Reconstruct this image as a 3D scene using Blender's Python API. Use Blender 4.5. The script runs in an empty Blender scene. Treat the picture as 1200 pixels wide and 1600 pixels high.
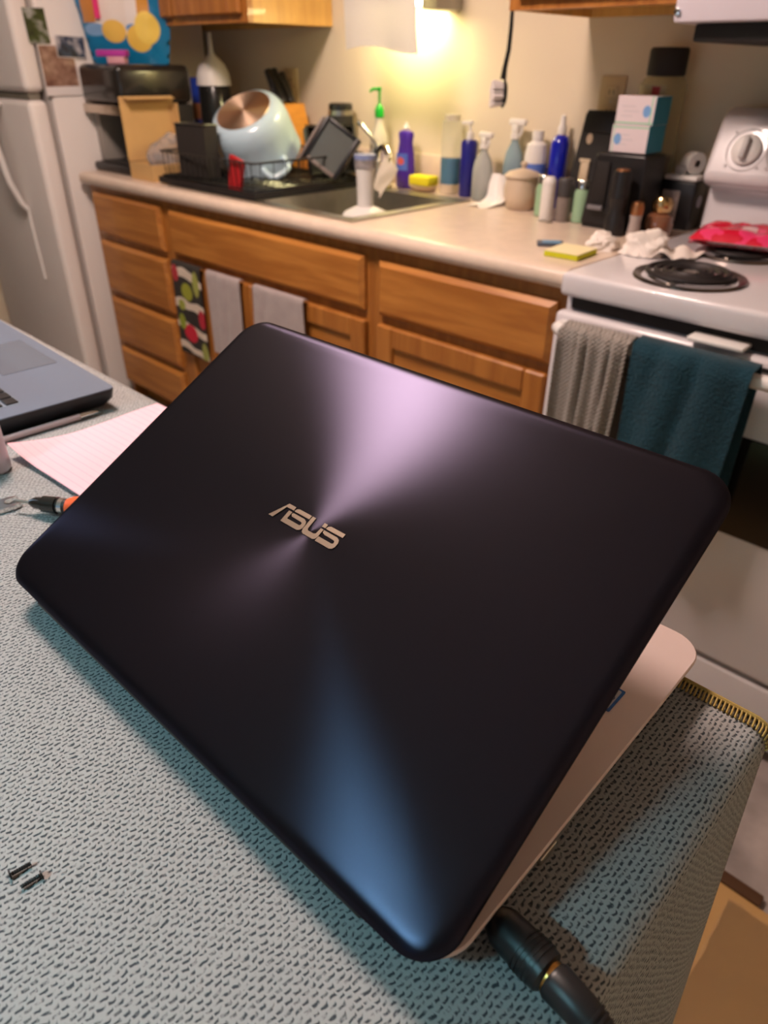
import bpy, bmesh, math, random
from mathutils import Vector, Matrix, noise
random.seed(7)
C = bpy.context.scene.collection
sc = bpy.context.scene
PI = math.pi

# ------------------------------------------------------------------ camera
cam = bpy.data.cameras.new('camera'); camo = bpy.data.objects.new('camera', cam); C.objects.link(camo)
cam.sensor_fit = 'VERTICAL'; cam.sensor_height = 36.0; cam.lens = 36.0*1115.57/1600; cam.clip_start = .01
yaw, pitch, roll = .758959, .560131, .010826
f = Vector((-math.sin(yaw)*math.cos(pitch), math.cos(yaw)*math.cos(pitch), -math.sin(pitch)))
r0 = Vector((math.cos(yaw), math.sin(yaw), 0)); u0 = r0.cross(f)
r = math.cos(roll)*r0 + math.sin(roll)*u0; u = -math.sin(roll)*r0 + math.cos(roll)*u0
camo.matrix_world = Matrix(((r.x, u.x, -f.x, 2.84062), (r.y, u.y, -f.y, -1.96422), (r.z, u.z, -f.z, 1.26342), (0, 0, 0, 1)))
cam.dof.use_dof = True; cam.dof.focus_distance = .44; cam.dof.aperture_fstop = 8.5
sc.camera = camo

# ------------------------------------------------------------------ world, exposure
w = bpy.data.worlds.new('world'); sc.world = w; w.use_nodes = True
w.node_tree.nodes['Background'].inputs[0].default_value = (.16, .34, .60, 1)
w.node_tree.nodes['Background'].inputs[1].default_value = .25
sc.view_settings.view_transform = 'Standard'; sc.view_settings.look = 'None'
sc.view_settings.exposure = 0.22; sc.view_settings.gamma = 1.0; sc.view_settings.use_curve_mapping = False

CEIL_POWER, CEIL_COL = 85.0, (1.0, .76, .66)
SINK_POWER, SINK_COL = 62.0, (1.0, .86, .42)
WIN_POWER, WIN_COL = 1.5, (.22, .55, 1.0)
LAMP_POWER, LAMP_COL = 420.0, (.37, .86, 1.0)
# weak blue area light added at the unseen window behind the camera
wl = bpy.data.lights.new('added_window_light', 'AREA'); wl.shape = 'RECTANGLE'; wl.size = 1.0; wl.size_y = .8
wl.energy = WIN_POWER; wl.color = WIN_COL
wlo = bpy.data.objects.new('added_window_light', wl); C.objects.link(wlo)
wlo.location = (2.65, -5.14, 1.85); wlo.rotation_euler = (PI/2, 0, 0)      # faces +y

# ------------------------------------------------------------------ material helpers
MATS = {}
def mat(name, col, rough=.5, metal=0.0, trans=0.0, bump=0.0, bscale=60, var=0.0, vscale=8, spec=.5, emit=None, estr=0, ior=1.45, alpha=1.0, coat=0, sheen=0, vstretch=(1, 1, 1)):
    if name in MATS: return MATS[name]
    m = bpy.data.materials.new(name); m.use_nodes = True; nt = m.node_tree; b = nt.nodes['Principled BSDF']
    b.inputs['Base Color'].default_value = (*col, 1); b.inputs['Roughness'].default_value = rough
    b.inputs['Metallic'].default_value = metal; b.inputs['Transmission Weight'].default_value = trans
    b.inputs['Specular IOR Level'].default_value = spec; b.inputs['IOR'].default_value = ior; b.inputs['Alpha'].default_value = alpha
    b.inputs['Coat Weight'].default_value = coat; b.inputs['Sheen Weight'].default_value = sheen
    tc = nt.nodes.new('ShaderNodeTexCoord'); mp = nt.nodes.new('ShaderNodeMapping'); mp.inputs['Scale'].default_value = vstretch
    nt.links.new(tc.outputs['Object'], mp.inputs['Vector'])
    n = nt.nodes.new('ShaderNodeTexNoise'); n.inputs['Scale'].default_value = vscale; n.inputs['Detail'].default_value = 4
    nt.links.new(mp.outputs[0], n.inputs['Vector'])
    mx = nt.nodes.new('ShaderNodeMix'); mx.data_type = 'RGBA'; mx.blend_type = 'MULTIPLY'; mx.inputs[0].default_value = 1
    rp = nt.nodes.new('ShaderNodeMapRange'); rp.inputs[1].default_value = .3; rp.inputs[2].default_value = .7
    rp.inputs[3].default_value = 1-max(var, .02); rp.inputs[4].default_value = 1
    nt.links.new(n.outputs['Fac'], rp.inputs[0]); nt.links.new(rp.outputs[0], mx.inputs[7]); mx.inputs[6].default_value = (*col, 1)
    nt.links.new(mx.outputs[2], b.inputs['Base Color'])
    if bump:
        n2 = nt.nodes.new('ShaderNodeTexNoise'); n2.inputs['Scale'].default_value = bscale
        nt.links.new(tc.outputs['Object'], n2.inputs['Vector'])
        bp = nt.nodes.new('ShaderNodeBump'); bp.inputs['Strength'].default_value = bump; bp.inputs['Distance'].default_value = .005
        nt.links.new(n2.outputs['Fac'], bp.inputs['Height']); nt.links.new(bp.outputs[0], b.inputs['Normal'])
    if emit:
        b.inputs['Emission Color'].default_value = (*emit, 1); b.inputs['Emission Strength'].default_value = estr
    MATS[name] = m; return m
class N:
    """small node-graph helper"""
    def __init__(s, m): s.nt = m.node_tree; s.b = s.nt.nodes['Principled BSDF']
    def new(s, t, **k):
        n = s.nt.nodes.new(t)
        for a, v in k.items(): setattr(n, a, v)
        return n
    def lk(s, a, b): s.nt.links.new(a, b)
    def math(s, op, a, b=None, c=None, clamp=False):
        n = s.new('ShaderNodeMath', operation=op, use_clamp=clamp)
        for i, v in enumerate((a, b, c)):
            if v is None: continue
            if isinstance(v, (int, float)): n.inputs[i].default_value = v
            else: s.lk(v, n.inputs[i])
        return n.outputs[0]
    def xyz(s, which='Object', src=None):
        tc = s.new('ShaderNodeTexCoord'); sp = s.new('ShaderNodeSeparateXYZ'); s.lk(src or tc.outputs[which], sp.inputs[0]); return sp.outputs
    def mix(s, fac, a, b):
        n = s.new('ShaderNodeMix', data_type='RGBA')
        for i, v in ((0, fac), (6, a), (7, b)):
            if isinstance(v, (int, float)): n.inputs[i].default_value = v
            elif isinstance(v, tuple): n.inputs[i].default_value = (*v, 1)
            else: s.lk(v, n.inputs[i])
        return n.outputs[2]
    def ell(s, x, y, cx, cy, rx, ry, soft=.15):
        a = s.math('DIVIDE', s.math('SUBTRACT', x, cx), rx); b = s.math('DIVIDE', s.math('SUBTRACT', y, cy), ry)
        d = s.math('SQRT', s.math('ADD', s.math('MULTIPLY', a, a), s.math('MULTIPLY', b, b)))
        return s.math('DIVIDE', s.math('SUBTRACT', 1, d), soft, clamp=True)
    def box(s, x, y, x0, x1, y0, y1):
        a = s.math('MULTIPLY', s.math('GREATER_THAN', x, x0), s.math('LESS_THAN', x, x1))
        b = s.math('MULTIPLY', s.math('GREATER_THAN', y, y0), s.math('LESS_THAN', y, y1))
        return s.math('MULTIPLY', a, b)
    def color(s, c): s.lk(c, s.b.inputs['Base Color'])
def wood(name, col, dark, axis='x', scale=1.0, rough=.38):
    m = mat(name, col, rough, coat=.15); g = N(m)
    tc = g.new('ShaderNodeTexCoord'); mp = g.new('ShaderNodeMapping')
    mp.inputs['Scale'].default_value = {'x': (1.2, 14, 14), 'z': (14, 14, 1.2)}[axis]
    g.lk(tc.outputs['Object'], mp.inputs[0])
    n = g.new('ShaderNodeTexNoise'); n.inputs['Scale'].default_value = 3*scale; n.inputs['Detail'].default_value = 6; n.inputs['Distortion'].default_value = .6
    g.lk(mp.outputs[0], n.inputs['Vector'])
    rp = g.new('ShaderNodeMapRange'); rp.inputs[1].default_value = .35; rp.inputs[2].default_value = .68; g.lk(n.outputs['Fac'], rp.inputs[0])
    g.color(g.mix(rp.outputs[0], dark, col)); return m

# ------------------------------------------------------------------ mesh helpers
class B:
    def __init__(s): s.bm = bmesh.new()
    def box(s, x0, x1, y0, y1, z0, z1, bev=0, seg=2, mtx=None):
        g = bmesh.ops.create_cube(s.bm, size=1)
        vs = g['verts']
        for v in vs: v.co = Vector(((x0+x1)/2+v.co.x*(x1-x0), (y0+y1)/2+v.co.y*(y1-y0), (z0+z1)/2+v.co.z*(z1-z0)))
        if bev:
            es = list({e for v in vs for e in v.link_edges})
            q = bmesh.ops.bevel(s.bm, geom=es, offset=bev, segments=seg, profile=.5, affect='EDGES')
            vs = list({v for fc in q['faces'] for v in fc.verts} | {v for v in vs if v.is_valid})
        if mtx is not None: bmesh.ops.transform(s.bm, matrix=mtx, verts=[v for v in vs if v.is_valid])
        return s
    def lathe(s, prof, seg=28, c=(0, 0, 0), mtx=None, cap=True, sx=1, sy=1):
        rings = []; new = []
        for (rr, z) in prof:
            if rr < 1e-6:
                v = s.bm.verts.new((c[0], c[1], c[2]+z)); rings.append([v]); new.append(v)
            else:
                ring = [s.bm.verts.new((c[0]+rr*sx*math.cos(2*PI*i/seg), c[1]+rr*sy*math.sin(2*PI*i/seg), c[2]+z)) for i in range(seg)]
                rings.append(ring); new += ring
        for a, b in zip(rings, rings[1:]):
            for i in range(seg):
                j = (i+1) % seg
                if len(a) == 1 and len(b) == 1: continue
                if len(a) == 1: s.bm.faces.new((a[0], b[j], b[i]))
                elif len(b) == 1: s.bm.faces.new((a[i], a[j], b[0]))
                else: s.bm.faces.new((a[i], a[j], b[j], b[i]))
        if cap:
            if len(rings[0]) > 1: s.bm.faces.new(list(reversed(rings[0])))
            if len(rings[-1]) > 1: s.bm.faces.new(rings[-1])
        if mtx is not None: bmesh.ops.transform(s.bm, matrix=mtx, verts=new)
        return s
    def tube(s, pts, rad, seg=10, closed=False):
        pts = [Vector(p) for p in pts]; n = len(pts); rings = []
        rads = rad if isinstance(rad, (list, tuple)) else [rad]*n
        ref = None
        for i, p in enumerate(pts):
            t = ((pts[(i+1) % n] if (closed or i < n-1) else pts[i]) - (pts[i-1] if (closed or i > 0) else pts[i])).normalized()
            if ref is None:
                ref = t.orthogonal().normalized()
            else:
                ref = (ref - t*ref.dot(t)).normalized() if (ref - t*ref.dot(t)).length > 1e-5 else t.orthogonal().normalized()
            bb = t.cross(ref)
            rings.append([s.bm.verts.new(p + rads[i]*(math.cos(2*PI*k/seg)*ref + math.sin(2*PI*k/seg)*bb)) for k in range(seg)])
        m = n if closed else n-1
        for i in range(m):
            a, b = rings[i], rings[(i+1) % n]
            for k in range(seg):
                s.bm.faces.new((a[k], a[(k+1) % seg], b[(k+1) % seg], b[k]))
        if not closed:
            s.bm.faces.new(list(reversed(rings[0]))); s.bm.faces.new(rings[-1])
        return s
    def prism(s, poly, z0, z1, mtx=None):
        a = [s.bm.verts.new((x, y, z0)) for x, y in poly]; b = [s.bm.verts.new((x, y, z1)) for x, y in poly]
        n = len(poly)
        s.bm.faces.new(list(reversed(a))); s.bm.faces.new(b)
        for i in range(n): s.bm.faces.new((a[i], a[(i+1) % n], b[(i+1) % n], b[i]))
        if mtx is not None: bmesh.ops.transform(s.bm, matrix=mtx, verts=a+b)
        return s
    def grid(s, nu, nv, fn, thick=0):
        V = [[s.bm.verts.new(fn(i/nu, j/nv)) for j in range(nv+1)] for i in range(nu+1)]
        fs = []
        for i in range(nu):
            for j in range(nv): fs.append(s.bm.faces.new((V[i][j], V[i+1][j], V[i+1][j+1], V[i][j+1])))
        if thick:
            bmesh.ops.recalc_face_normals(s.bm, faces=fs)
            bmesh.ops.solidify(s.bm, geom=fs, thickness=thick)
        return s
    def build(s, name, m, parent=None, smooth=True, loc=None, angle=40):
        bmesh.ops.recalc_face_normals(s.bm, faces=s.bm.faces[:])
        me = bpy.data.meshes.new(name); s.bm.to_mesh(me); s.bm.free()
        if smooth:
            for p in me.polygons: p.use_smooth = True
            try: me.set_sharp_from_angle(angle=math.radians(angle))
            except Exception: pass
        me.materials.append(m)
        o = bpy.data.objects.new(name, me); C.objects.link(o)
        if parent is not None: o.parent = parent
        if loc is not None: o.location = loc
        return o
def rrect(w, h, r, n=8):
    pts = []
    for cx, cy, a0 in ((w/2-r, h/2-r, 0), (-w/2+r, h/2-r, 90), (-w/2+r, -h/2+r, 180), (w/2-r, -h/2+r, 270)):
        for k in range(n+1):
            a = math.radians(a0+90*k/n); pts.append((cx+r*math.cos(a), cy+r*math.sin(a)))
    return pts
def tag(o, label, cat, group=None):
    o['label'] = label; o['category'] = cat
    if group: o['group'] = group
    return o
def thing(name, label, cat, loc=(0, 0, 0), rz=0, group=None):
    o = bpy.data.objects.new(name, None); C.objects.link(o); o.location = loc; o.rotation_euler = (0, 0, rz); o.empty_display_size = .02
    return tag(o, label, cat, group)
def struct(o): o['kind'] = 'structure'; return o
def rotm(axis, ang, piv=(0, 0, 0)):
    p = Vector(piv); return Matrix.Translation(p) @ Matrix.Rotation(ang, 4, axis) @ Matrix.Translation(-p)

# ------------------------------------------------------------------ shared materials
M_wall = mat('wall_paint', (.70, .60, .45), .75, bump=.15, bscale=90, var=.05, vscale=2)
M_ceil = mat('ceiling_paint', (.75, .72, .68), .9, bump=.2, bscale=120)
M_oak = wood('oak_front', (.50, .205, .042), (.35, .125, .023), 'x')
M_oakv = wood('oak_upright', (.44, .175, .036), (.31, .108, .020), 'z')
M_oakside = wood('oak_side_lit', (.72, .42, .12), (.60, .33, .09), 'z')  # paler oak: lamplight on the wall cabinet sides put into the colour
M_dark = mat('dark_gap', (.012, .009, .008), .8)
M_black = mat('black_plastic', (.012, .011, .012), .38, var=.1)
M_blackg = mat('black_gloss', (.014, .014, .013), .16, coat=.4)
M_blackm = mat('black_matte', (.018, .016, .015), .7, bump=.2, bscale=300)
M_white = mat('white_enamel', (.66, .62, .64), .22, coat=.3, var=.03)
M_whitep = mat('white_plastic', (.74, .71, .68), .4, var=.03)
M_fridge = mat('fridge_enamel', (.80, .74, .70), .42, bump=.12, bscale=350)
M_chrome = mat('chrome', (.75, .74, .72), .14, 1.0)
M_steel = mat('brushed_steel', (.50, .48, .43), .32, 1.0, var=.12, vscale=40)
M_glass = mat('clear_plastic', (.92, .95, .95), .08, trans=.92, ior=1.12)
M_paper = mat('white_paper', (.82, .79, .76), .85, bump=.1, bscale=200)
M_green = mat('pale_green_glass', (.30, .46, .29), .25, var=.1)

# ------------------------------------------------------------------ the setting
XW0, XW1, YF, YB, ZC = -3.2, 3.7, -5.2, .03, 2.44
M_floor = mat('mottled_vinyl', (.40, .34, .32), .45, var=.5, vscale=9, bump=.05)
struct(B().box(XW0-.1, XW1+.1, YF-.1, YB+.1, -.1, 0).build('floor', M_floor, smooth=False))
struct(B().box(XW0-.1, XW1+.1, YF-.1, YB+.1, ZC, ZC+.1).build('ceiling', M_ceil, smooth=False))
struct(B().box(XW0-.1, XW1+.1, YB, YB+.1, 0, ZC).build('wall_back', M_wall, smooth=False))
struct(B().box(XW0-.1, XW0, YF, YB, 0, ZC).build('wall_left', M_wall, smooth=False))
struct(B().box(-.96, -.86, -.80, YB, 0, ZC).build('wall_alcove', M_wall, smooth=False))
struct(B().box(XW1, XW1+.1, YF, YB, 0, ZC).build('wall_right', M_wall, smooth=False))
b = B(); wx0, wx1, wz0, wz1 = 2.1, 3.2, 1.4, 2.3
b.box(XW0-.1, wx0, YF-.1, YF, 0, ZC).box(wx1, XW1+.1, YF-.1, YF, 0, ZC).box(wx0, wx1, YF-.1, YF, 0, wz0).box(wx0, wx1, YF-.1, YF, wz1, ZC)
struct(b.build('wall_front', M_wall, smooth=False))
wd = struct(B().box(wx0, wx1, YF-.06, YF-.055, wz0, wz1).build('window_1', M_glass, smooth=False))
b = B(); b.box(wx0, wx0+.04, YF-.08, YF-.03, wz0, wz1).box(wx1-.04, wx1, YF-.08, YF-.03, wz0, wz1).box(wx0+.04, wx1-.04, YF-.08, YF-.03, wz0, wz0+.04).box(wx0+.04, wx1-.04, YF-.08, YF-.03, wz1-.04, wz1)
b.build('window_frame', M_whitep, wd, smooth=False)

# ceiling light (out of frame, over the space between table and counter)
cl = thing('ceiling_light', 'round white ceiling light above the kitchen floor', 'light', (1.48, -1.45, ZC))
B().lathe([(.245, 0), (.245, -.03), (.23, -.035), (.23, 0)]).build('rim', M_whitep, cl)
M_bulb = mat('ceiling_diffuser', (.9, .85, .8), .5, emit=CEIL_COL, estr=CEIL_POWER)
B().lathe([(.229, -.03), (.215, -.055), (.14, -.075), (0, -.085)], cap=False).build('diffuser', M_bulb, cl)

# cool LED ceiling light in the room behind the camera
cl2 = thing('led_ceiling_light', 'square cool white LED ceiling light behind the table', 'light', (2.26, -3.2, ZC))
B().box(-.16, .16, -.16, .16, -.03, -.0005, .004).build('rim', M_whitep, cl2)
for x0, x1, y0, y1 in ((-.165, -.16, -.165, .165), (.16, .165, -.165, .165), (-.16, .16, -.165, -.16), (-.16, .16, .16, .165)): B().box(x0, x1, y0, y1, -.25, -.0005).build('cutoff_skirt', M_black, cl2, smooth=False)  # unseen skirt added to keep the cool light off the kitchen
B().box(-.12, .12, -.12, .12, -.036, -.0305).build('led_panel', mat('cool_led', (.8, .9, 1), .5, emit=LAMP_COL, estr=LAMP_POWER), cl2, smooth=False)

# ------------------------------------------------------------------ base cabinets
CT = .914
def raised_front(name, parent, x0, x1, z0, z1, y=-.612, t=.02, m=M_oak):
    """slab front with a routed (chamfered) edge"""
    b = B(); c = .012
    rings = [[(x0, y, z0), (x1, y, z0), (x1, y, z1), (x0, y, z1)],
             [(x0, y-t*.45, z0), (x1, y-t*.45, z0), (x1, y-t*.45, z1), (x0, y-t*.45, z1)],
             [(x0+c, y-t, z0+c), (x1-c, y-t, z0+c), (x1-c, y-t, z1-c), (x0+c, y-t, z1-c)]]
    R = [[b.bm.verts.new(p) for p in q] for q in rings]
    b.bm.faces.new(R[0]); b.bm.faces.new(R[2])
    for a, d in zip(R, R[1:]):
        for i in range(4): b.bm.faces.new((a[i], a[(i+1) % 4], d[(i+1) % 4], d[i]))
    return b.build(name, m, parent, smooth=False)
def panel_door(parent, x0, x1, z0, z1, y=-.612):
    d = B(); s = .055
    d.box(x0, x0+s, y-.02, y, z0, z1, .004, 1).box(x1-s, x1, y-.02, y, z0, z1, .004, 1)
    d.box(x0+s, x1-s, y-.02, y, z0, z0+s, .004, 1).box(x0+s, x1-s, y-.02, y, z1-s, z1, .004, 1)
    o = d.build('door', M_oakv, parent, smooth=False)
    B().box(x0+s, x1-s, y-.009, y-.002, z0+s, z1-s).build('door_panel', M_oak, o, smooth=False)
    return o
def carcass(parent, x0, x1):
    b = B()
    b.box(x0, x0+.018, -.59, 0, .0, .875).box(x1-.018, x1, -.59, 0, .0, .875).box(x0+.018, x1-.018, -.58, 0, .1, .118)
    b.box(x0+.018, x1-.018, -.535, -.52, 0, .1)
    b.build('carcass', M_oakv, parent, smooth=False)
def frame(parent, x0, x1, rails):
    b = B(); y0, y1 = -.611, -.591
    b.box(x0, x0+.04, y0, y1, .1, .875).box(x1-.04, x1, y0, y1, .1, .875)
    for z0, z1 in rails: b.box(x0+.04, x1-.04, y0, y1, z0, z1)
    b.build('face_frame', M_oakv, parent, smooth=False)
    B().box(x0+.04, x1-.04, -.59, -.585, .12, .85).build('dark_interior', M_dark, parent, smooth=False)
c1 = thing('drawer_cabinet', 'oak base cabinet with a stack of four drawers beside the fridge', 'cabinet')
carcass(c1, .012, .535); frame(c1, .012, .535, [(.845, .875), (.68, .71), (.465, .495), (.258, .288), (.1, .12)])
for z0, z1 in ((.703, .852), (.488, .678), (.281, .462), (.105, .257)): raised_front('drawer', c1, .045, .508, z0, z1)
c2 = thing('sink_cabinet', 'wide oak sink base cabinet with false drawer panel and towel-hung doors', 'cabinet')
carcass(c2, .536, 1.515); frame(c2, .536, 1.515, [(.84, .875), (.675, .71), (.1, .12)])
raised_front('false_front', c2, .563, 1.488, .706, .846)
panel_door(c2, .563, .762, .115, .68); panel_door(c2, .772, .995, .115, .68); panel_door(c2, 1.018, 1.492, .115, .68)
c3 = thing('base_cabinet', 'oak base cabinet with one drawer over a door beside the stove', 'cabinet')
carcass(c3, 1.516, 2.082); frame(c3, 1.516, 2.082, [(.84, .875), (.675, .71), (.1, .12)])
raised_front('drawer', c3, 1.541, 2.064, .706, .843); panel_door(c3, 1.541, 2.062, .115, .682)

# worktop: rolled front edge, hole for the sink
M_top = mat('cream_laminate', (.70, .56, .45), .32, var=.12, vscale=24, coat=.1)
b = B(); X0, X1 = 0.0, 2.084; sx0, sx1, sy0, sy1 = .56, 1.405, -.592, -.115
yb = .029
prof = [(-.59, .876), (-.634, .876), (-.641, .882), (-.644, .893), (-.642, .904), (-.634, .912), (-.622, CT), (-.595, CT)]
a = [b.bm.verts.new((X0, y, z)) for y, z in prof]; d = [b.bm.verts.new((X1, y, z)) for y, z in prof]
n = len(prof); b.bm.faces.new(a); b.bm.faces.new(list(reversed(d)))
for i in range(n): b.bm.faces.new((a[i], a[(i+1) % n], d[(i+1) % n], d[i]))
for x0, x1, y0, y1 in ((X0, sx0, -.595, yb), (sx1, X1, -.595, yb), (sx0, sx1, sy1, yb)): b.box(x0, x1, y0, y1, .876, CT)
wt = tag(b.build('worktop', M_top), 'cream speckled laminate worktop with rolled front edge over the oak cabinets', 'worktop')
B().box(X0, X1, .022, .029, CT, CT+.10, .002).build('backsplash', M_top, wt)

# stainless sink
sk = thing('kitchen_sink', 'stainless steel drop-in double sink set in the worktop', 'sink')
b = B(); z = CT+.001; rx0, rx1, ry0, ry1 = .545, 1.42, -.600, -.100
bas = [(.58, .965), (1.01, 1.385)]
b.box(rx0, rx1, ry0, -.565, z, z+.004).box(rx0, rx1, -.160, ry1, z, z+.004).box(rx0, .58, -.565, -.16, z, z+.004).box(.965, 1.01, -.565, -.16, z, z+.004).box(1.385, rx1, -.565, -.16, z, z+.004)
b.build('rim', M_steel, sk, smooth=False)
for x0, x1 in bas:
    b = B(); y0, y1, zb = -.565, -.16, .745; i = .025
    T = [b.bm.verts.new(p) for p in ((x0, y0, z), (x1, y0, z), (x1, y1, z), (x0, y1, z))]
    L = [b.bm.verts.new(p) for p in ((x0+i*.4, y0+i*.4, zb+.02), (x1-i*.4, y0+i*.4, zb+.02), (x1-i*.4, y1-i*.4, zb+.02), (x0+i*.4, y1-i*.4, zb+.02))]
    K = [b.bm.verts.new(p) for p in ((x0+i*1.5, y0+i*1.5, zb), (x1-i*1.5, y0+i*1.5, zb), (x1-i*1.5, y1-i*1.5, zb), (x0+i*1.5, y1-i*1.5, zb))]
    for A_, D_ in ((T, L), (L, K)):
        for q in range(4): b.bm.faces.new((A_[q], A_[(q+1) % 4], D_[(q+1) % 4], D_[q]))
    b.bm.faces.new(K)
    bo = b.build('basin', M_steel, sk)
    B().lathe([(.04, zb+.002), (.04, zb+.006), (.03, zb+.004), (.0, zb+.003)], c=((x0+x1)/2, -.36, 0), cap=False).build('drain', M_chrome, bo)

# ------------------------------------------------------------------ upper cabinets
def upper(x0, x1, label, door_x):
    t = thing('wall_cabinet', label, 'cabinet')
    yf = -.325; z0, z1 = 1.37, 2.1
    B().box(x0, x0+.016, yf+.02, .028, z0, z1).build('side_panel', M_oakside, t, smooth=False)
    B().box(x1-.016, x1, yf+.02, .028, z0, z1).build('side_panel', M_oakside, t, smooth=False)
    b = B(); b.box(x0+.016, x1-.016, yf+.02, .028, z0+.018, z0+.034).box(x0+.016, x1-.016, yf+.02, .028, z1-.016, z1).box(x0+.016, x1-.016, .01, .028, z0, z1-.016)
    b.build('carcass', M_oakside, t, smooth=False)
    b = B(); s = .035; b.box(x0, x0+s, yf, yf+.02, z0, z1).box(x1-s, x1, yf, yf+.02, z0, z1).box(x0+s, x1-s, yf, yf+.02, z0, z0+s).box(x0+s, x1-s, yf, yf+.02, z1-s, z1)
    b.build('face_frame', M_oakv, t, smooth=False)
    for a0, a1 in door_x: panel_door(t, a0, a1, z0+.022, z1-.02, yf)
    return t
upper(-.10, .685, 'oak wall cabinet hung over the dish rack and the black coffee machine', [(-.08, .285), (.297, .662)])
upper(1.664, 2.092, 'oak wall cabinet hung between the sink light and the range hood', [(1.69, 2.066)])

# ------------------------------------------------------------------ refrigerator
fr = thing('refrigerator', 'white two-door refrigerator with curved handles and snapshots on its side', 'refrigerator', (0, 0, 0))
FX = -.036
B().box(-.80, FX, -.665, 0.0, .02, 1.72, .012).build('body', M_fridge, fr)
B().box(-.79, FX-.012, -.68, -.666, .06, 1.70).build('gasket', mat('gasket_grey', (.38, .35, .33), .7), fr, smooth=False)
B().box(-.80, FX, -.755, -.682, .10, 1.145, .022, 4).build('lower_door', M_fridge, fr)
B().box(-.80, FX, -.755, -.682, 1.168, 1.71, .022, 4).build('freezer_door', M_fridge, fr)
B().box(-.78, FX-.02, -.74, -.70, 1.146, 1.167).build('door_gap', mat('gap_grey', (.20, .18, .14), .7), fr, smooth=False)
hp = [(-.275, -.756, 1.13), (-.275, -.795, 1.11), (-.272, -.81, 1.0), (-.262, -.80, .87), (-.253, -.775, .79), (-.250, -.757, .765)]
h1 = B().tube(hp, [.010, .012, .013, .012, .011, .008], 10).build('handle', M_whitep, fr)
B().tube([(-.250, -.757, .765), (-.246, -.758, .64), (-.242, -.757, .50)], .006, 8).build('handle_trim', M_whitep, fr)
B().tube([(-.275, -.756, 1.19), (-.275, -.795, 1.21), (-.275, -.81, 1.32), (-.275, -.79, 1.5), (-.275, -.757, 1.54)], .012, 10).build('handle', M_whitep, fr)

def snapshot(name, label, y0, y1, z0, z1, cols, border, k, seed, tilt=0):
    m = mat('print_%d' % seed, cols[0], .35); g = N(m)
    tc = g.new('ShaderNodeTexCoord'); n = g.new('ShaderNodeTexNoise'); n.inputs['Scale'].default_value = 28; n.inputs['Detail'].default_value = 3
    mp = g.new('ShaderNodeMapping'); mp.inputs['Location'].default_value = (seed*3.1, seed, 0); g.lk(tc.outputs['Object'], mp.inputs[0]); g.lk(mp.outputs[0], n.inputs[0])
    cr = g.new('ShaderNodeValToRGB'); cr.color_ramp.elements[0].position = .35; cr.color_ramp.elements[1].position = .68
    cr.color_ramp.elements[0].color = (*cols[0], 1); cr.color_ramp.elements[1].color = (*cols[1], 1)
    e = cr.color_ramp.elements.new(.52); e.color = (*cols[2], 1); g.lk(n.outputs['Fac'], cr.inputs[0])
    x, y, z = g.xyz()
    w_, h_ = y1-y0, z1-z0
    inside = g.box(y, z, -w_/2+border[0], w_/2-border[0], -h_/2+border[1], h_/2-border[0])
    g.color(g.mix(inside, (.75, .70, .68), cr.outputs[0]))
    x0 = FX+.0012+.0012*k
    o = B().box(-.0005, .0005, -w_/2, w_/2, -h_/2, h_/2).build(name, m, smooth=False, loc=(x0, (y0+y1)/2, (z0+z1)/2))
    o.rotation_euler = (tilt, 0, 0)
    return tag(o, label, 'photo')
snapshot('photo', 'dark green printed card with white figures on the refrigerator side', -.708, -.634, 1.313, 1.413, [(.02, .025, .01), (.35, .36, .33), (.05, .07, .015)], (0, 0), 2, 1, .02)
snapshot('photo', 'reddish brown portrait snapshot with a white bottom border on the refrigerator', -.684, -.556, 1.158, 1.311, [(.16, .075, .05), (.42, .27, .2), (.28, .16, .11)], (.003, .028), 3, 2, .01)
snapshot('photo', 'small blue and black snapshot overlapping the portrait on the refrigerator', -.618, -.512, 1.272, 1.338, [(.012, .012, .018), (.45, .43, .45), (.03, .05, .10)], (.002, .002), 4, 3, -.03)
pp = B().box(-.0005, .0005, -.10, .10, -.06, .06).build('paper_sheet', M_paper, smooth=False, loc=(FX+.0012, -.55, 1.39)); tag(pp, 'plain white paper sheet pinned behind the snapshots on the refrigerator', 'paper')

# ------------------------------------------------------------------ stove
st = thing('stove', 'white electric coil stove with towels on its oven handle', 'stove')
SX0, SX1 = 2.09, 2.85
B().box(SX0+.004, SX1-.004, -.635, -.02, .05, .87).build('body', M_white, st, smooth=False)
B().box(SX0, SX1, -.668, -.02, .872, .918, .010, 3).build('cooktop', M_white, st)
B().box(SX0+.02, SX1-.02, -.645, -.636, .845, .871).build('vent_gap', M_dark, st, smooth=False)
od = B().box(SX0, SX1, -.672, -.637, .200, .842, .010, 3).build('oven_door', M_white, st)
B().box(2.20, 2.74, -.676, -.671, .50, .700, .002, 1).build('oven_window', mat('oven_glass', (.008, .008, .008), .12), od, smooth=False)
for xx in (2.30, 2.52, 2.70): B().box(xx-.11, xx+.06, -.6735, -.6725, .822, .830).build('vent_slot', M_dark, od, smooth=False)
h = B(); h.tube([(2.115, -.672, .815), (2.118, -.70, .818), (2.135, -.716, .82), (2.17, -.718, .82), (2.77, -.718, .82), (2.805, -.716, .82), (2.822, -.70, .818), (2.825, -.672, .815)], .013, 12)
h.build('oven_handle', M_whitep, od)
B().box(2.37, 2.47, -.69, -.646, .850, .858, .003).build('latch', M_whitep, st)
B().box(SX0, SX1, -.668, -.637, .035, .188, .008, 3).build('storage_drawer', M_white, st)
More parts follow.
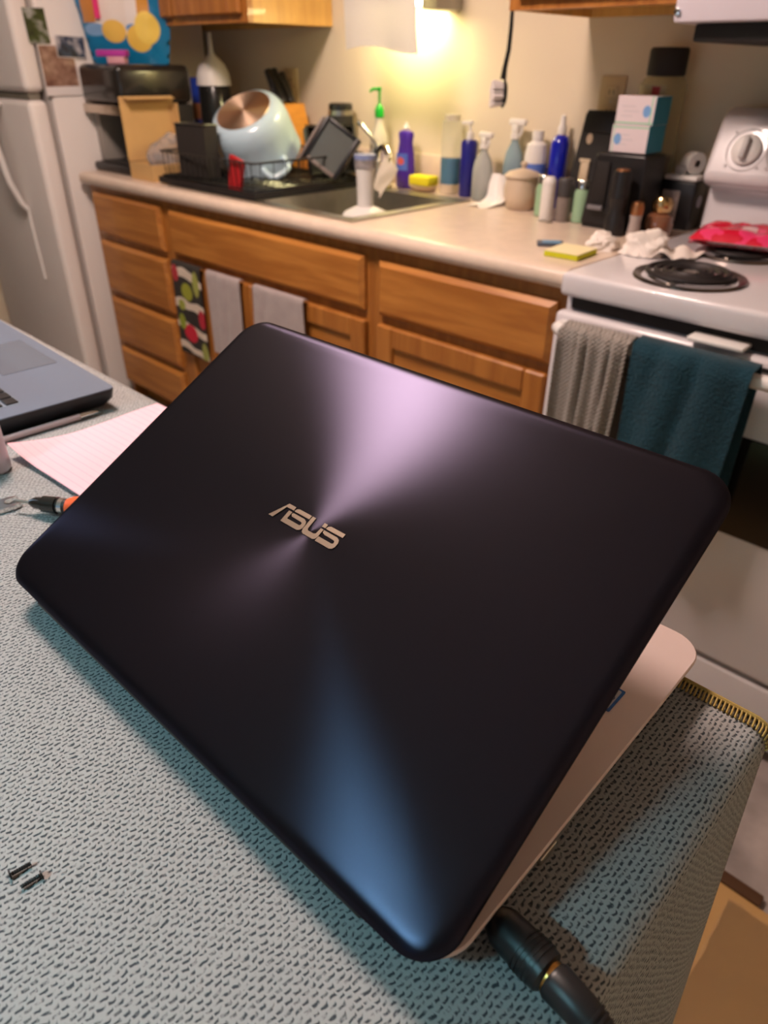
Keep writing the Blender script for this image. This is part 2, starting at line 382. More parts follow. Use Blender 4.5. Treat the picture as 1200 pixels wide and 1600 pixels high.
# backguard
bgp = [(-.03, .918), (-.075, .918), (-.07, 1.02), (-.115, 1.03), (-.128, 1.05), (-.085, 1.165), (-.06, 1.185), (-.03, 1.19)]
b = B(); b.prism([(y, z) for y, z in bgp], 2.11, 2.83, Matrix(((0, 0, 1, 0), (1, 0, 0, 0), (0, 1, 0, 0), (0, 0, 0, 1))))
o = b.build('backguard', M_white, st, angle=50)
bv = o.modifiers.new('bevel', 'BEVEL'); bv.width = .018; bv.segments = 4; bv.limit_method = 'ANGLE'
tl = math.atan2(.043, .115)
for kx in (2.19, 2.28, 2.66, 2.75):
    mk = Matrix.Translation((kx, -.1085, 1.108)) @ Matrix.Rotation(PI/2-tl, 4, 'X')
    kn = B().lathe([(.033, .0), (.032, .006), (.026, .010), (.0, .010)], 28, mtx=mk).build('knob', M_whitep, o)
    B().box(-.007, .007, -.024, .024, .010, .024, .005, 2, mtx=mk).build('knob_grip', mat('knob_grey', (.50, .48, .47), .4), kn)
    B().lathe([(.044, .0008), (.044, .0016), (.0425, .0016), (.0425, .0008)], 32, mtx=mk, cap=False).build('dial_ring', mat('print_grey', (.46, .43, .43), .5), kn)
    for q in range(4):
        aa = q*PI/2+PI/4; B().box(-.0022, .0022, .047, .052, .0008, .0015, mtx=mk @ Matrix.Rotation(aa, 4, 'Z')).build('dial_mark', mat('print_grey', (.46, .43, .43), .5), kn, smooth=False)
M_coil = mat('coil_iron', (.035, .03, .03), .5, .5)
def burner(x, y, R):
    bo = B().lathe([(R+.016, .0), (R+.014, .005), (R+.006, .004), (R-.005, -.004), (.02, -.006), (0, -.006)], 40, c=(x, y, .919), cap=False).build('drip_pan', mat('stained_chrome', (.22, .18, .16), .3, 1.0, var=.5, vscale=30), st)
    pts = []
    turns = 4
    for i in range(turns*28+1):
        t = i/28.0; rr = .022+(R-.026)*t/turns; a = 2*PI*t
        pts.append((x+rr*math.cos(a), y+rr*math.sin(a), .930))
    B().tube(pts, .0052, 8).build('coil', M_coil, bo)
    B().lathe([(0, .012), (.014, .012), (.015, .006), (.012, .002)], 20, c=(x, y, .919)).build('coil_centre', M_steel, bo)
    for q in range(3):
        a = q*2*PI/3+.5; B().box(.01, R, -.003, .003, .9215, .9245, mtx=Matrix.Translation((x, y, 0)) @ Matrix.Rotation(a, 4, 'Z')).build('coil_support', M_steel, bo, smooth=False)
for x, y, R in ((2.292, -.535, .090), (2.285, -.262, .075), (2.65, -.535, .075), (2.65, -.262, .090)): burner(x, y, R)

# range hood
hd = thing('range_hood', 'white range hood with a dark filter above the stove', 'range hood')
B().box(2.097, 2.85, -.40, .028, 1.335, 1.50, .006).build('hood_body', mat('hood_enamel', (.66, .60, .66), .3), hd)
B().box(2.13, 2.82, -.37, .0, 1.305, 1.334, .004).build('filter', M_blackm, hd)
B().lathe([(.006, 0), (.006, .004), (0, .006)], 12, mtx=Matrix.Translation((2.105, -.4005, 1.352)) @ Matrix.Rotation(PI/2, 4, 'X')).build('screw_cap', M_chrome, hd)

# ------------------------------------------------------------------ outlets, light bar, paper towel, brush
def outlet(x, z, label):
    t = thing('wall_outlet', label, 'outlet', (x, .03, z))
    B().box(-.036, .036, -.006, -.0005, -.058, .058, .002).build('plate', mat('almond_plastic', (.56, .42, .24), .4), t)
    for dz in (-.022, .022):
        rcp = B().box(-.017, .017, -.008, -.006, dz-.014, dz+.014, .002).build('receptacle', mat('almond_plastic', (.56, .42, .24), .4), t)
        for dx in (-.006, .006): B().box(dx-.0012, dx+.0012, -.0088, -.0081, dz-.005, dz+.005).build('slot', M_dark, rcp, smooth=False)
    B().lathe([(.003, 0), (0, .001)], 10, mtx=Matrix.Translation((0, -.0062, 0)) @ Matrix.Rotation(PI/2, 4, 'X')).build('screw', M_steel, t)
outlet(1.765, 1.185, 'almond wall outlet above the black wall bracket and tissue boxes')
outlet(.455, 1.19, 'almond wall outlet half hidden behind the knife block')

lb = thing('sink_light', 'grey light bar glowing on the wall over the sink', 'light', (0, 0, 0))
B().box(.96, 1.225, -.085, .028, 1.425, 1.475, .008).build('housing', mat('light_housing', (.42, .40, .36), .4), lb)
B().box(1.185, 1.245, -.09, .028, 1.396, 1.478, .008).build('end_cap', mat('light_housing', (.42, .40, .36), .4), lb)
B().box(.98, 1.184, -.075, -.02, 1.412, 1.424).build('tube', mat('fluorescent', (1, .95, .8), .5, emit=SINK_COL, estr=SINK_POWER), lb, smooth=False)

pt = thing('paper_towel_roll', 'white paper towel roll with a loose sheet hanging over the sink', 'paper towel')
B().lathe([(.02, -.14), (.062, -.14), (.062, .14), (.02, .14)], 28, mtx=Matrix.Translation((1.135, -.16, 1.52)) @ Matrix.Rotation(PI/2, 4, 'Y')).build('roll', M_paper, pt)
B().tube([(.98, -.16, 1.52), (1.29, -.16, 1.52)], .008, 10).build('rod', M_chrome, pt)
B().grid(14, 12, lambda a, c: (1.0+.275*a+.012*c*a, -.222-.006*math.sin(a*9)*c+.012*c, 1.52-.222*c+.01*math.sin(a*5)*c), .0012).build('sheet', mat('towel_sheet', (.80, .76, .70), .9, bump=.4, bscale=140, trans=.25), pt)

br = thing('dish_brush', 'white-bristled dish brush hanging from the wall cabinet by its dark handle', 'brush', (1.650, -.300, 1.205), math.radians(52))
B().tube([(.004, 0, .19), (.005, 0, .135), (.004, 0, .09), (-.002, 0, .055), (-.004, 0, .03)], [.004, .005, .0055, .006, .008], 10).build('handle', M_blackg, br)
B().lathe([(0, -.006), (.016, -.005), (.020, 0), (.016, .005), (0, .006)], 20, sy=1.6, mtx=Matrix.Rotation(PI/2, 4, 'Y') @ Matrix.Rotation(PI/2, 4, 'Z')).build('head', M_blackg, br)
bb = B()
for i in range(90):
    a = random.random()*2*PI; q = math.sqrt(random.random())
    y_, z_ = .017*q*math.cos(a), .027*q*math.sin(a)
    bb.tube([(-.005, y_, z_), (-.030, y_*1.2, z_*1.15)], .0028, 5)
o = bb.build('bristles', mat('bristle_white', (.76, .70, .68), .7), br); o['kind'] = 'stuff'

# ------------------------------------------------------------------ appliance corner
M_cmach = mat('coffee_machine_black', (.018, .016, .014), .2, coat=.3)
cm = thing('coffee_machine', 'large black countertop coffee machine with chrome band beside the refrigerator', 'coffee machine', (0, 0, 0))
ax0, ax1, ay0, ay1 = -.028, .252, -.560, -.27
B().box(ax0, ax1, ay0, ay1, 1.135, 1.256, .022, 4).build('head', M_cmach, cm)
B().box(ax0+.003, ax1-.003, ay0-.003, ay0+.05, 1.104, 1.134, .004).build('chrome_band', mat('warm_chrome', (.62, .52, .42), .25, 1.0), cm)
B().box(ax0+.005, ax1-.005, -.40, ay1, .93, 1.134, .01).build('rear_housing', M_blackm, cm)
B().box(ax0+.005, ax0+.045, ay0+.03, -.401, .945, 1.103, .006).build('side_column', mat('grey_column', (.30, .27, .24), .5), cm)
B().box(ax0+.01, ax1, ay0-.005, ay1, CT+.001, .944, .01, 3).build('base', M_black, cm)
B().box(ax0+.05, ax1-.03, ay0+.005, -.42, .945, .950, .002).build('drip_grate', M_blackm, cm)

# crisp bag on the machine
m = mat('crisp_bag_foil', (.006, .17, .36), .28, bump=.0); g = N(m)
x, y, z = g.xyz()
c = g.mix(g.box(x, z, -.10, .02, .085, .40), (.006, .17, .36), (.74, .66, .60))
c = g.mix(g.box(x, z, -.145, -.09, .12, .4), c, (.55, .22, .05))
c = g.mix(g.box(x, z, .06, .10, .10, .4), c, (.60, .27, .04))
c = g.mix(g.box(x, z, .02, .06, .11, .4), c, (.76, .70, .66))
c = g.mix(g.ell(x, z, .035, .105, .022, .012), c, (.10, .30, .60))
c = g.mix(g.ell(x, z, -.10, .10, .05, .02), c, (.22, .40, .66))
c = g.mix(g.ell(x, z, -.03, .095, .045, .035, .1), c, (.78, .50, .10))
c = g.mix(g.ell(x, z, .055, .075, .045, .042, .1), c, (.80, .52, .09))
c = g.mix(g.ell(x, z, .085, .105, .042, .05, .1), c, (.86, .62, .12))
g.color(c)
def bag(a, c_):
    return None
cb = thing('crisp_bag', 'blue crisp bag with yellow chips pictured, standing on the coffee machine', 'crisp bag', (.105, -.415, 1.2565), math.radians(40))
b = B(); NU, NV = 22, 22
def bagpt(a, c_, s):
    w_ = .138+.045*c_; xx = (a*2-1)*w_; zz = .285*c_
    puff = (max(0, 1-abs(a*2-1)**2.6))*(math.sin(PI*min(1, c_*.93+.07))**.6)*.045
    cr_ = .004*noise.noise(Vector((a*7, c_*7, s*3)))+.006*noise.noise(Vector((a*3, c_*3, s*5+2)))
    return (xx+.004*noise.noise(Vector((c_*9, s, 1))), s*(puff+cr_*min(1, puff*60)), zz)
rows = []
for s in (-1, 1):
    rows.append([[b.bm.verts.new(bagpt(i/NU, j/NV, s)) for j in range(NV+1)] for i in range(NU+1)])
for k, V in enumerate(rows):
    for i in range(NU):
        for j in range(NV): b.bm.faces.new((V[i][j], V[i+1][j], V[i+1][j+1], V[i][j+1]))
bmesh.ops.remove_doubles(b.bm, verts=b.bm.verts[:], dist=.0006)
b.build('pouch', m, cb, angle=60)
B().box(-.085, -.068, -.055, -.040, .13, .29, .003).build('clip', mat('hot_pink_plastic', (.80, .04, .20), .4), cb)
t = thing('sweet_packet', 'small magenta carton lying on a pale pink one before the crisp bag', 'carton', (.165, -.515, 1.2565), math.radians(30))
B().box(-.055, .055, -.016, .016, .0205, .040, .003).build('carton', mat('magenta_card', (.50, .05, .36), .4, var=.2), t)
t2 = tag(B().box(-.032, .032, -.015, .015, 0, .020, .002).build('pink_packet', mat('pale_pink_card', (.66, .34, .38), .5), smooth=True, loc=(.180, -.508, 1.2568)), 'pale pink packet under the magenta carton on the coffee machine', 'carton'); t2.rotation_euler = (0, 0, math.radians(30))

# open cardboard box with a clear bag inside
M_card = mat('kraft_card', (.62, .38, .15), .75, var=.08)
bx = thing('cardboard_box', 'small open kraft cardboard box with its lid standing up', 'box', (.288, -.585, CT+.0005))
b = B(); W_, D_, H_, tt = .150, .205, .052, .003
b.box(0, W_, 0, D_, 0, tt).box(0, W_, 0, tt, tt, H_).box(0, W_, D_-tt, D_, tt, H_).box(0, tt, tt, D_-tt, tt, H_).box(W_-tt, W_, tt, D_-tt, tt, H_)
b.build('tray', M_card, bx, smooth=False)
ld = B().grid(6, 8, lambda a, c_: (-.004*c_+.001, D_*a, H_+.002+.195*c_), .003).build('lid', M_card, bx)
B().grid(6, 5, lambda a, c_: (.004+.028*c_, D_*(.06+.88*a), H_+.197-.006*c_), .003).build('tuck_flap', M_card, ld)
B().grid(4, 6, lambda a, c_: (.004+.03*a, D_-.004, H_+.05+.125*c_), .003).build('side_flap', M_card, ld)
b = B(); bmesh.ops.create_icosphere(b.bm, subdivisions=4, radius=1)
for v in b.bm.verts:
    q = v.co.copy(); k = 1+.28*noise.noise(q*1.6)+.16*noise.noise(q*4.2)
    v.co = Vector((.047*q.x*k, .066*q.y*k, max(-.05, .078*q.z*k*(1-.25*q.x))))
    if q.z > .4: v.co.x += .03*(q.z-.4); v.co.y += .05*(q.z-.4)
tag(b.build('plastic_bag', mat('clear_bag', (.86, .84, .84), .18, trans=.75, ior=1.15, var=.3, vscale=30), loc=(.362, -.475, CT+.0565)), 'crumpled clear plastic bag stuffed into the open cardboard box', 'bag')

# funnel on a black canister, blue canister behind
tag(B().lathe([(.058, 0), (.060, .01), (.060, .268), (.056, .274), (0, .274)]).build('black_canister', M_blackg, loc=(.215, -.15, CT+.0005)), 'tall glossy black canister standing under the white funnel', 'canister')
b = B(); b.lathe([(.064, 0), (.063, .01), (.060, .035), (.048, .065), (.028, .085), (.012, .098), (.0095, .105), (.007, .165), (.0055, .165), (.008, .105), (.026, .083), (.046, .062), (.058, .034), (.0615, 0)], 30, cap=False)
b.bm.verts.ensure_lookup_table(); tag(b.build('funnel', M_whitep, loc=(.215, -.15, CT+.276)), 'white plastic funnel upside down on the black canister', 'funnel')
t = thing('blue_carton', 'blue carton with an orange band between coffee machine and black canister', 'carton', (.115, -.14, CT+.0005))
B().box(-.030, .030, -.03, .03, 0, .30, .004).build('carton', mat('cobalt_card', (.02, .06, .42), .4), t)
B().box(-.0305, .0305, -.0305, .0305, .16, .215, .001).build('band', mat('orange_band', (.55, .22, .10), .5), t)

# knife block
kb = thing('knife_block', 'orange wooden knife block full of black-handled knives', 'knife block', (.535, -.06, CT+.001), 0)
tm = rotm('Y', math.radians(-22))
b = B(); b.prism([(-.075, 0), (.06, 0), (.065, .13), (.035, .225), (-.03, .225)], -.045, .045, Matrix(((1, 0, 0, 0), (0, 0, 1, 0), (0, 1, 0, 0), (0, 0, 0, 1))))
b.build('block', mat('orange_wood', (.72, .30, .04), .45, var=.15, vscale=30, vstretch=(8, 1, 1)), kb)
for i, (dx, dy, hh) in enumerate(((-.022, -.028, .115), (.0, -.026, .125), (.02, -.028, .10), (-.020, .004, .12), (.004, .004, .105), (.024, .002, .085), (-.01, .03, .11))):
    mk = Matrix.Translation((dx, dy, .226)) @ Matrix.Rotation(math.radians(-34-3*dx*100), 4, 'Y')
    k = B().box(-.008, .008, -.011, .011, .004, hh, .005, 3, mtx=mk).build('knife_handle', M_blackg, kb)
    for zz in (.03, .07): B().lathe([(.0028, 0), (.0028, .0012), (0, .0015)], 8, mtx=mk @ Matrix.Translation((0, -.0112, zz)) @ Matrix.Rotation(PI/2, 4, 'X')).build('rivet', M_chrome, k)

# ------------------------------------------------------------------ dish rack and its load
dr = thing('dish_rack', 'black wire dish rack on a drip tray beside the sink', 'dish rack', (0, 0, CT+.006))
rx0, rx1, ry0, ry1 = .485, .985, -.575, -.125
b = B(); b.box(rx0-.012, rx1+.012, ry0-.012, ry1+.012, 0, .004).box(rx0-.012, rx1+.012, ry0-.012, ry0-.006, .004, .018).box(rx0-.012, rx1+.012, ry1+.006, ry1+.012, .004, .018).box(rx0-.012, rx0-.006, ry0-.006, ry1+.006, .004, .018).box(rx1+.006, rx1+.012, ry0-.006, ry1+.006, .004, .018)
b.build('drip_tray', M_black, dr, smooth=False)
for zz, rr in ((.095, .0032), (.022, .0028)):
    B().tube([(rx0, ry0, zz), (rx1, ry0, zz), (rx1, ry1, zz), (rx0, ry1, zz)], rr, 8, True).build('rim_wire', M_blackg, dr)
for i in range(19):
    x = rx0+(rx1-rx0)*(i+.5)/19
    B().tube([(x, ry0, .095), (x, ry0+.004, .022), (x, ry1-.004, .022), (x, ry1, .095)], .0016, 6).build('wire', M_blackg, dr)
for i in range(9):
    y = ry0+(ry1-ry0)*(i+.5)/9
    B().tube([(rx0, y, .095), (rx0+.004, y, .026), (rx1-.004, y, .026), (rx1, y, .095)], .0016, 6).build('wire', M_blackg, dr)

# light blue pot upside down, leaning
M_pot = mat('pale_blue_enamel', (.44, .58, .66), .22, coat=.4)
view = Vector((2.21, -1.55, .1)).normalized(); upv = Vector((0, 0, 1)); leftv = Vector((-.78, -.62, 0))
nrm = (.52*view+.85*(math.cos(.42)*upv+math.sin(.42)*leftv)).normalized()
q = nrm.to_track_quat('Z', 'Y')
potm = Matrix.Translation((.690, -.345, 1.074)) @ q.to_matrix().to_4x4() @ Matrix.Scale(1.06, 4)
po = thing('cooking_pot', 'light blue cooking pot upside down on the dish rack', 'pot')
po.matrix_world = potm
B().lathe([(.0, .068), (.088, .068), (.106, .060), (.118, .040), (.123, .01), (.1245, -.075), (.127, -.08), (.127, -.086), (.120, -.086), (.1195, .01), (.113, .038), (.10, .055), (.0, .060)], 44, cap=False).build('pot_body', M_pot, po)
mdisc = mat('spun_copper_base', (.86, .64, .47), .42, 1.0); g = N(mdisc); g.b.inputs['Anisotropic'].default_value = .8; g.b.inputs['Anisotropic Rotation'].default_value = .25
tn = g.new('ShaderNodeTangent', direction_type='RADIAL', axis='Z'); g.lk(tn.outputs[0], g.b.inputs['Tangent'])
B().lathe([(.0865, .0685), (.086, .0705), (.03, .0708), (.0, .0708)], 44, cap=False).build('base_disc', mdisc, po)
# loop handles
hdl = (q.inverted() @ Vector((.90, -.38, -.15))); ang = math.atan2(hdl.y, hdl.x)
for a in (ang, ang+PI):
    ca, sa = math.cos(a), math.sin(a); P = lambda rad, tan, z: (rad*ca-tan*sa, rad*sa+tan*ca, z)
    B().tube([P(.121, -.036, -.050), P(.145, -.036, -.052), P(.168, -.030, -.056), P(.176, -.014, -.058), P(.176, .014, -.058), P(.168, .030, -.056), P(.145, .036, -.052), P(.121, .036, -.050)], .0095, 10).build('pot_handle', M_pot, po)

# utensil caddy of black mesh
cd = thing('utensil_caddy', 'black mesh utensil caddy hung on the front of the dish rack', 'caddy', (.645, -.532, CT+.034), math.radians(8))
M_mesh = mat('black_mesh', (.022, .017, .014), .6, bump=.6, bscale=500)
hh = .150
for nm, x0, x1, y0, y1 in (('mesh_front', -.066, .066, -.028, -.026), ('mesh_back', -.066, .066, .026, .028), ('mesh_side', -.066, -.064, -.026, .026), ('mesh_side', .064, .066, -.026, .026)):
    B().box(x0, x1, y0, y1, .002, hh).build(nm, M_mesh, cd, smooth=False)
B().box(-.066, .066, -.028, .028, 0, .002).build('mesh_floor', M_mesh, cd, smooth=False)
B().tube([(-.066, -.028, hh), (.066, -.028, hh), (.066, .028, hh), (-.066, .028, hh)], .003, 8, True).build('rim', M_blackg, cd)

tag(B().prism([(-.02, 0), (.035, .0), (.06, .085), (.0, .10)], -.006, .006, Matrix.Translation((.862, -.562, CT+.016)) @ Matrix.Rotation(PI/2, 4, 'X')).build('red_scraper', mat('red_plastic', (.42, .015, .02), .4)), 'red plastic scraper leaning in the dish rack below the pot', 'scraper')
# black square pan leaning + clear container with grey band
pn = thing('baking_pan', 'black square baking pan leaning in the dish rack', 'pan')
pn.matrix_world = Matrix.Translation((.875, -.175, CT+.100)) @ Matrix.Rotation(math.radians(-20), 4, 'Z') @ Matrix.Rotation(math.radians(70), 4, 'Y') @ Matrix.Scale(.82, 4)
b = B(); b.box(-.085, .085, -.10, .10, 0, .003)
for x0, x1, y0, y1 in ((-.085, .085, -.10, -.097), (-.085, .085, .097, .10), (-.085, -.082, -.097, .097), (.082, .085, -.097, .097)): b.box(x0, x1, y0, y1, .003, .045)
b.build('pan_body', M_black, pn, smooth=False)
B().tube([(-.088, -.103, .045), (.088, -.103, .045), (.088, .103, .045), (-.088, .103, .045)], .003, 8, True).build('pan_rim', M_black, pn)
ct_ = thing('food_container', 'black-framed clear food container tipped on its corner in the dish rack', 'container')
ct_.matrix_world = Matrix.Translation((.985, -.262, CT+.122)) @ Matrix.Rotation(math.radians(38), 4, 'Z') @ Matrix.Rotation(math.radians(-12), 4, 'X') @ Matrix.Rotation(math.radians(34), 4, 'Y')
M_tau = mat('taupe_band', (.20, .16, .14), .5); M_smoke = mat('smoky_plastic', (.16, .17, .16), .12, trans=.3)
for nm, x0, x1, z0, z1, m_ in (('frame_bar', -.062, -.050, -.070, .070, M_black), ('frame_bar', .050, .062, -.070, .070, M_black), ('frame_bar', -.050, .050, .058, .070, M_black), ('frame_bar', -.050, .050, -.070, -.058, M_tau)):
    B().box(x0, x1, -.022, .022, z0, z1, .003).build(nm, m_, ct_)
B().box(-.0498, .0498, -.016, -.013, -.0578, .0578).build('window', M_smoke, ct_, smooth=False)
B().box(-.0498, .0498, .014, .018, -.0578, .0578).build('back_panel', M_black, ct_, smooth=False)
B().box(-.074, -.064, -.020, .020, -.085, .060, .003).build('clip_strip', M_tau, ct_)

# ------------------------------------------------------------------ things round the sink
tb = thing('travel_tumbler', 'black travel tumbler with a steel collar behind the dish rack', 'tumbler', (.785, -.035, CT+.0005))
B().lathe([(.036, 0), (.038, .004), (.043, .19), (.043, .198), (0, .198)]).build('cup', M_blackm, tb)
B().lathe([(.0435, .199), (.0435, .214), (.040, .216), (0, .216)]).build('collar', M_steel, tb)
B().lathe([(.042, .2165), (.041, .232), (.036, .236), (0, .236)]).build('tumbler_lid', M_blackg, tb)

fc = thing('kitchen_faucet', 'chrome kitchen faucet at the back of the sink', 'faucet', (1.058, -.128, CT+.0055))
B().box(-.045, .045, -.022, .022, 0, .010, .004).build('deck_plate', M_chrome, fc)
B().lathe([(.020, .010), (.019, .03), (.017, .09), (.018, .11), (.012, .125), (0, .13)]).build('column', M_chrome, fc)
lv = B().tube([(0, .0, .122), (-.025, -.01, .150), (-.06, -.02, .182)], [.006, .005, .006], 10).build('lever', M_chrome, fc)
B().lathe([(0, -.010), (.008, -.006), (.010, 0), (.008, .006), (0, .010)], 14, c=(-.064, -.021, .184)).build('lever_knob', M_chrome, lv)
B().tube([(.010, -.010, .085), (.03, -.024, .118), (.06, -.040, .128), (.09, -.055, .122), (.105, -.062, .105)], [.011, .010, .010, .010, .011], 12).build('spout', M_chrome, fc)

pl = thing('faucet_sprayer', 'white sprayer with a blue collar and domed foot standing in the sink', 'sprayer', (1.235, -.365, .7475))
B().lathe([(.085, 0), (.085, .07), (.080, .12), (.062, .145), (.034, .158), (.022, .162), (0, .162)]).build('dome', M_whitep, pl)
B().lathe([(.024, .1625), (.024, .18), (.026, .24), (.029, .262), (0, .262)]).build('stem', M_whitep, pl)
B().lathe([(.0305, .2625), (.0315, .285), (0, .285)]).build('print_band', mat('grey_print', (.42, .38, .38), .5, var=.6, vscale=70), pl)
B().lathe([(.032, .2855), (.032, .298), (0, .300)]).build('collar', mat('slate_blue', (.20, .24, .42), .4), pl)

def cloth_over(a, c_):
    A_, B_, C_, D_ = Vector((1.118, -.170, 1.046)), Vector((1.190, -.178, .990)), Vector((1.105, -.195, .935)), Vector((1.135, -.205, .905))
    p = A_.lerp(B_, a).lerp(C_.lerp(D_, a), c_)
    return (p.x+.004*math.sin(7*c_), p.y+.007*math.sin(6*a+4*c_), p.z)
tag(B().grid(12, 14, cloth_over, .003).build('dish_cloth', mat('cream_cloth', (.72, .64, .52), .95, bump=.5, bscale=260)), 'cream dish cloth draped over the faucet spout', 'cloth')

def bottle(name, label, loc, prof, m, cat='bottle', sy=1.0):
    t = thing(name, label, cat, loc); B().lathe(prof, 28, sy=sy).build('bottle_body', m, t); return t
M_liqg = mat('clear_soap', (.80, .76, .64), .2, trans=.35)
t = bottle('hand_soap_bottle', 'clear soap bottle with a bright green pump at the sink', (.980, -.045, CT+.0005), [(.026, 0), (.030, .006), (.031, .12), (.028, .15), (.015, .178), (.013, .20), (0, .20)], M_liqg)
B().lathe([(.0315, .05), (.0316, .11), (.0312, .11), (.0312, .05)], cap=False).build('label_band', M_paper, t)
B().lathe([(.015, .201), (.015, .222), (.010, .234), (.004, .24), (.004, .275), (.006, .277), (.006, .286), (0, .287)]).build('pump', mat('pump_green', (.005, .32, .02), .35), t)
B().tube([(0, 0, .281), (-.018, -.012, .281), (-.026, -.018, .273)], .0045, 8).build('pump_nozzle', mat('pump_green', (.005, .32, .02), .35), t)

M_purp = mat('purple_plastic', (.065, .02, .32), .3); 
t = bottle('dish_soap_bottle', 'purple dish soap bottle with a round printed label', (1.098, -.042, CT+.0005), [(.030, 0), (.036, .006), (.037, .06), (.032, .105), (.026, .135), (.030, .158), (.026, .166), (.012, .17), (0, .17)], M_purp, sy=.62)
B().lathe([(.011, .1705), (.011, .180), (.006, .184), (.006, .192), (0, .193)]).build('cap', M_whitep, t)
mlab = mat('soap_label', (.10, .16, .60), .4); g = N(mlab); x, y, z = g.xyz(); c = g.mix(g.ell(x, z, -.002, .082, .016, .012), (.08, .15, .55), (.70, .12, .10)); g.color(c)
B().grid(10, 8, lambda a, c_: ((a-.5)*.05, -.6*math.sqrt(max(0, .0378**2-((a-.5)*.05)**2))-.001, .055+.05*c_)).build('label_patch', mlab, t)

t = thing('soap_dish', 'small shallow dish under the yellow sponge', 'dish', (1.186, -.052, CT+.0005))
B().lathe([(.03, 0), (.042, .004), (.054, .017), (.052, .018), (.040, .007), (0, .006)], 28, sy=.7).build('dish_body', mat('tan_ceramic', (.45, .32, .2), .4), t)
tag(B().box(-.042, .042, -.028, .028, 0, .028, .006, 2).build('sponge', mat('yellow_sponge', (.78, .68, .02), .95, bump=.9, bscale=220), loc=(1.188, -.053, CT+.0195)), 'bright yellow sponge resting in the small dish', 'sponge')

M_bluel = mat('blue_liquid', (.01, .16, .30), .12, coat=.4)
t = bottle('clear_bottle', 'tall clear bottle part filled with blue liquid', (1.279, -.032, CT+.0005), [(.028, 0), (.031, .004), (.031, .195), (.029, .205), (.0, .205)], M_glass)
B().lathe([(.029, .03), (.029, .105), (0, .105)], sy=1).build('liquid', M_bluel, t)
B().lathe([(.024, .2055), (.024, .222), (0, .223)]).build('cap', mat('cap_clear', (.75, .70, .58), .3, trans=.4), t)
t = bottle('lotion_bottle', 'slim dark blue bottle with a white pump', (1.352, -.036, CT+.0005), [(.022, 0), (.025, .004), (.025, .15), (.020, .158), (.0, .158)], mat('navy_plastic', (.012, .012, .18), .3))
B().lathe([(.011, .1585), (.011, .178), (.004, .18), (.004, .198), (.010, .2), (.010, .208), (0, .209)]).build('pump', M_whitep, t)
B().tube([(0, 0, .204), (-.02, -.018, .203)], .0045, 8).build('pump_nozzle', M_whitep, t)

def spray(loc, h, m, label, r_=.034, liquid=None, rz=0, sy=.7):
    t = thing('spray_bottle', label, 'spray bottle', loc, rz)
    B().lathe([(r_*.85, 0), (r_, .006), (r_, h*.45), (r_*.8, h*.60), (.013, h*.72), (.012, h*.76), (0, h*.76)], 28, sy=sy).build('bottle_body', m, t)
    if liquid: B().lathe([(r_*.80, .004), (r_*.93, .008), (r_*.93, h*.16), (0, h*.16)], 28, sy=sy).build('liquid', liquid, t)
    B().lathe([(.014, h*.76+.0005), (.014, h*.84), (0, h*.84)], 20).build('collar', M_whitep, t)
    b = B(); b.box(-.012, .012, -.009, .009, h*.8405, h*.93, .003).box(-.038, .026, -.008, .008, h*.92, h, .005)
    b.build('spray_head', M_whitep, t)
    B().tube([(-.020, 0, h*.92), (-.024, 0, h*.86), (-.018, 0, h*.80)], .0035, 8).build('trigger', M_whitep, t)
    return t
spray((1.428, -.062, CT+.0005), .185, mat('frosted_clear', (.56, .58, .56), .2, trans=.45, ior=1.2), 'round-shouldered clear spray bottle beside the dark blue bottle', .038, mat('teal_liquid', (.12, .27, .28), .2), math.radians(160))
spray((1.497, -.008, CT+.0005), .220, mat('frosted_blue', (.32, .44, .50), .25, trans=.35, ior=1.2), 'pale blue spray bottle standing behind the sugar bowl', .034, mat('teal_liquid', (.12, .27, .28), .2), math.radians(170))
t = bottle('cleaner_bottle', 'white plastic bottle with a blue label beside the cobalt sprayer', (1.578, -.014, CT+.0005), [(.030, 0), (.033, .005), (.033, .13), (.027, .16), (.015, .168), (.015, .172), (0, .172)], M_whitep)
B().lathe([(.0165, .1725), (.0165, .194), (0, .195)]).build('cap', M_whitep, t)
B().lathe([(.0333, .085), (.0335, .112), (.0331, .112), (.0331, .085)], cap=False).build('label_band', mat('label_blue', (.10, .18, .55), .5), t)
t = bottle('mist_bottle', 'cobalt blue glass mist bottle with a white sprayer', (1.652, -.012, CT+.0005), [(.023, 0), (.026, .004), (.026, .165), (.020, .182), (.011, .188), (0, .188)], mat('cobalt_glass', (.008, .014, .40), .15, coat=.4))
B().lathe([(.012, .1885), (.012, .206), (.008, .214), (.007, .234), (0, .238)]).build('sprayer_cap', M_whitep, t)

def napk(a, c_):
    x = 1.470+.068*a+.006*c_; s = max(0, c_-.45)/.55
    return (x+.006*math.sin(5*a)-.015*s, -.185+.15*min(c_, .6)+.03*s+.02*a*(1-c_)+.01*math.sin(7*a), CT+.004+.004*math.sin(6*a+4*c_)*(1-s)+.075*s**1.2)
tag(B().grid(12, 14, napk, .001).build('napkin', M_paper), 'white paper napkin lying curled up before the spray bottles', 'napkin')

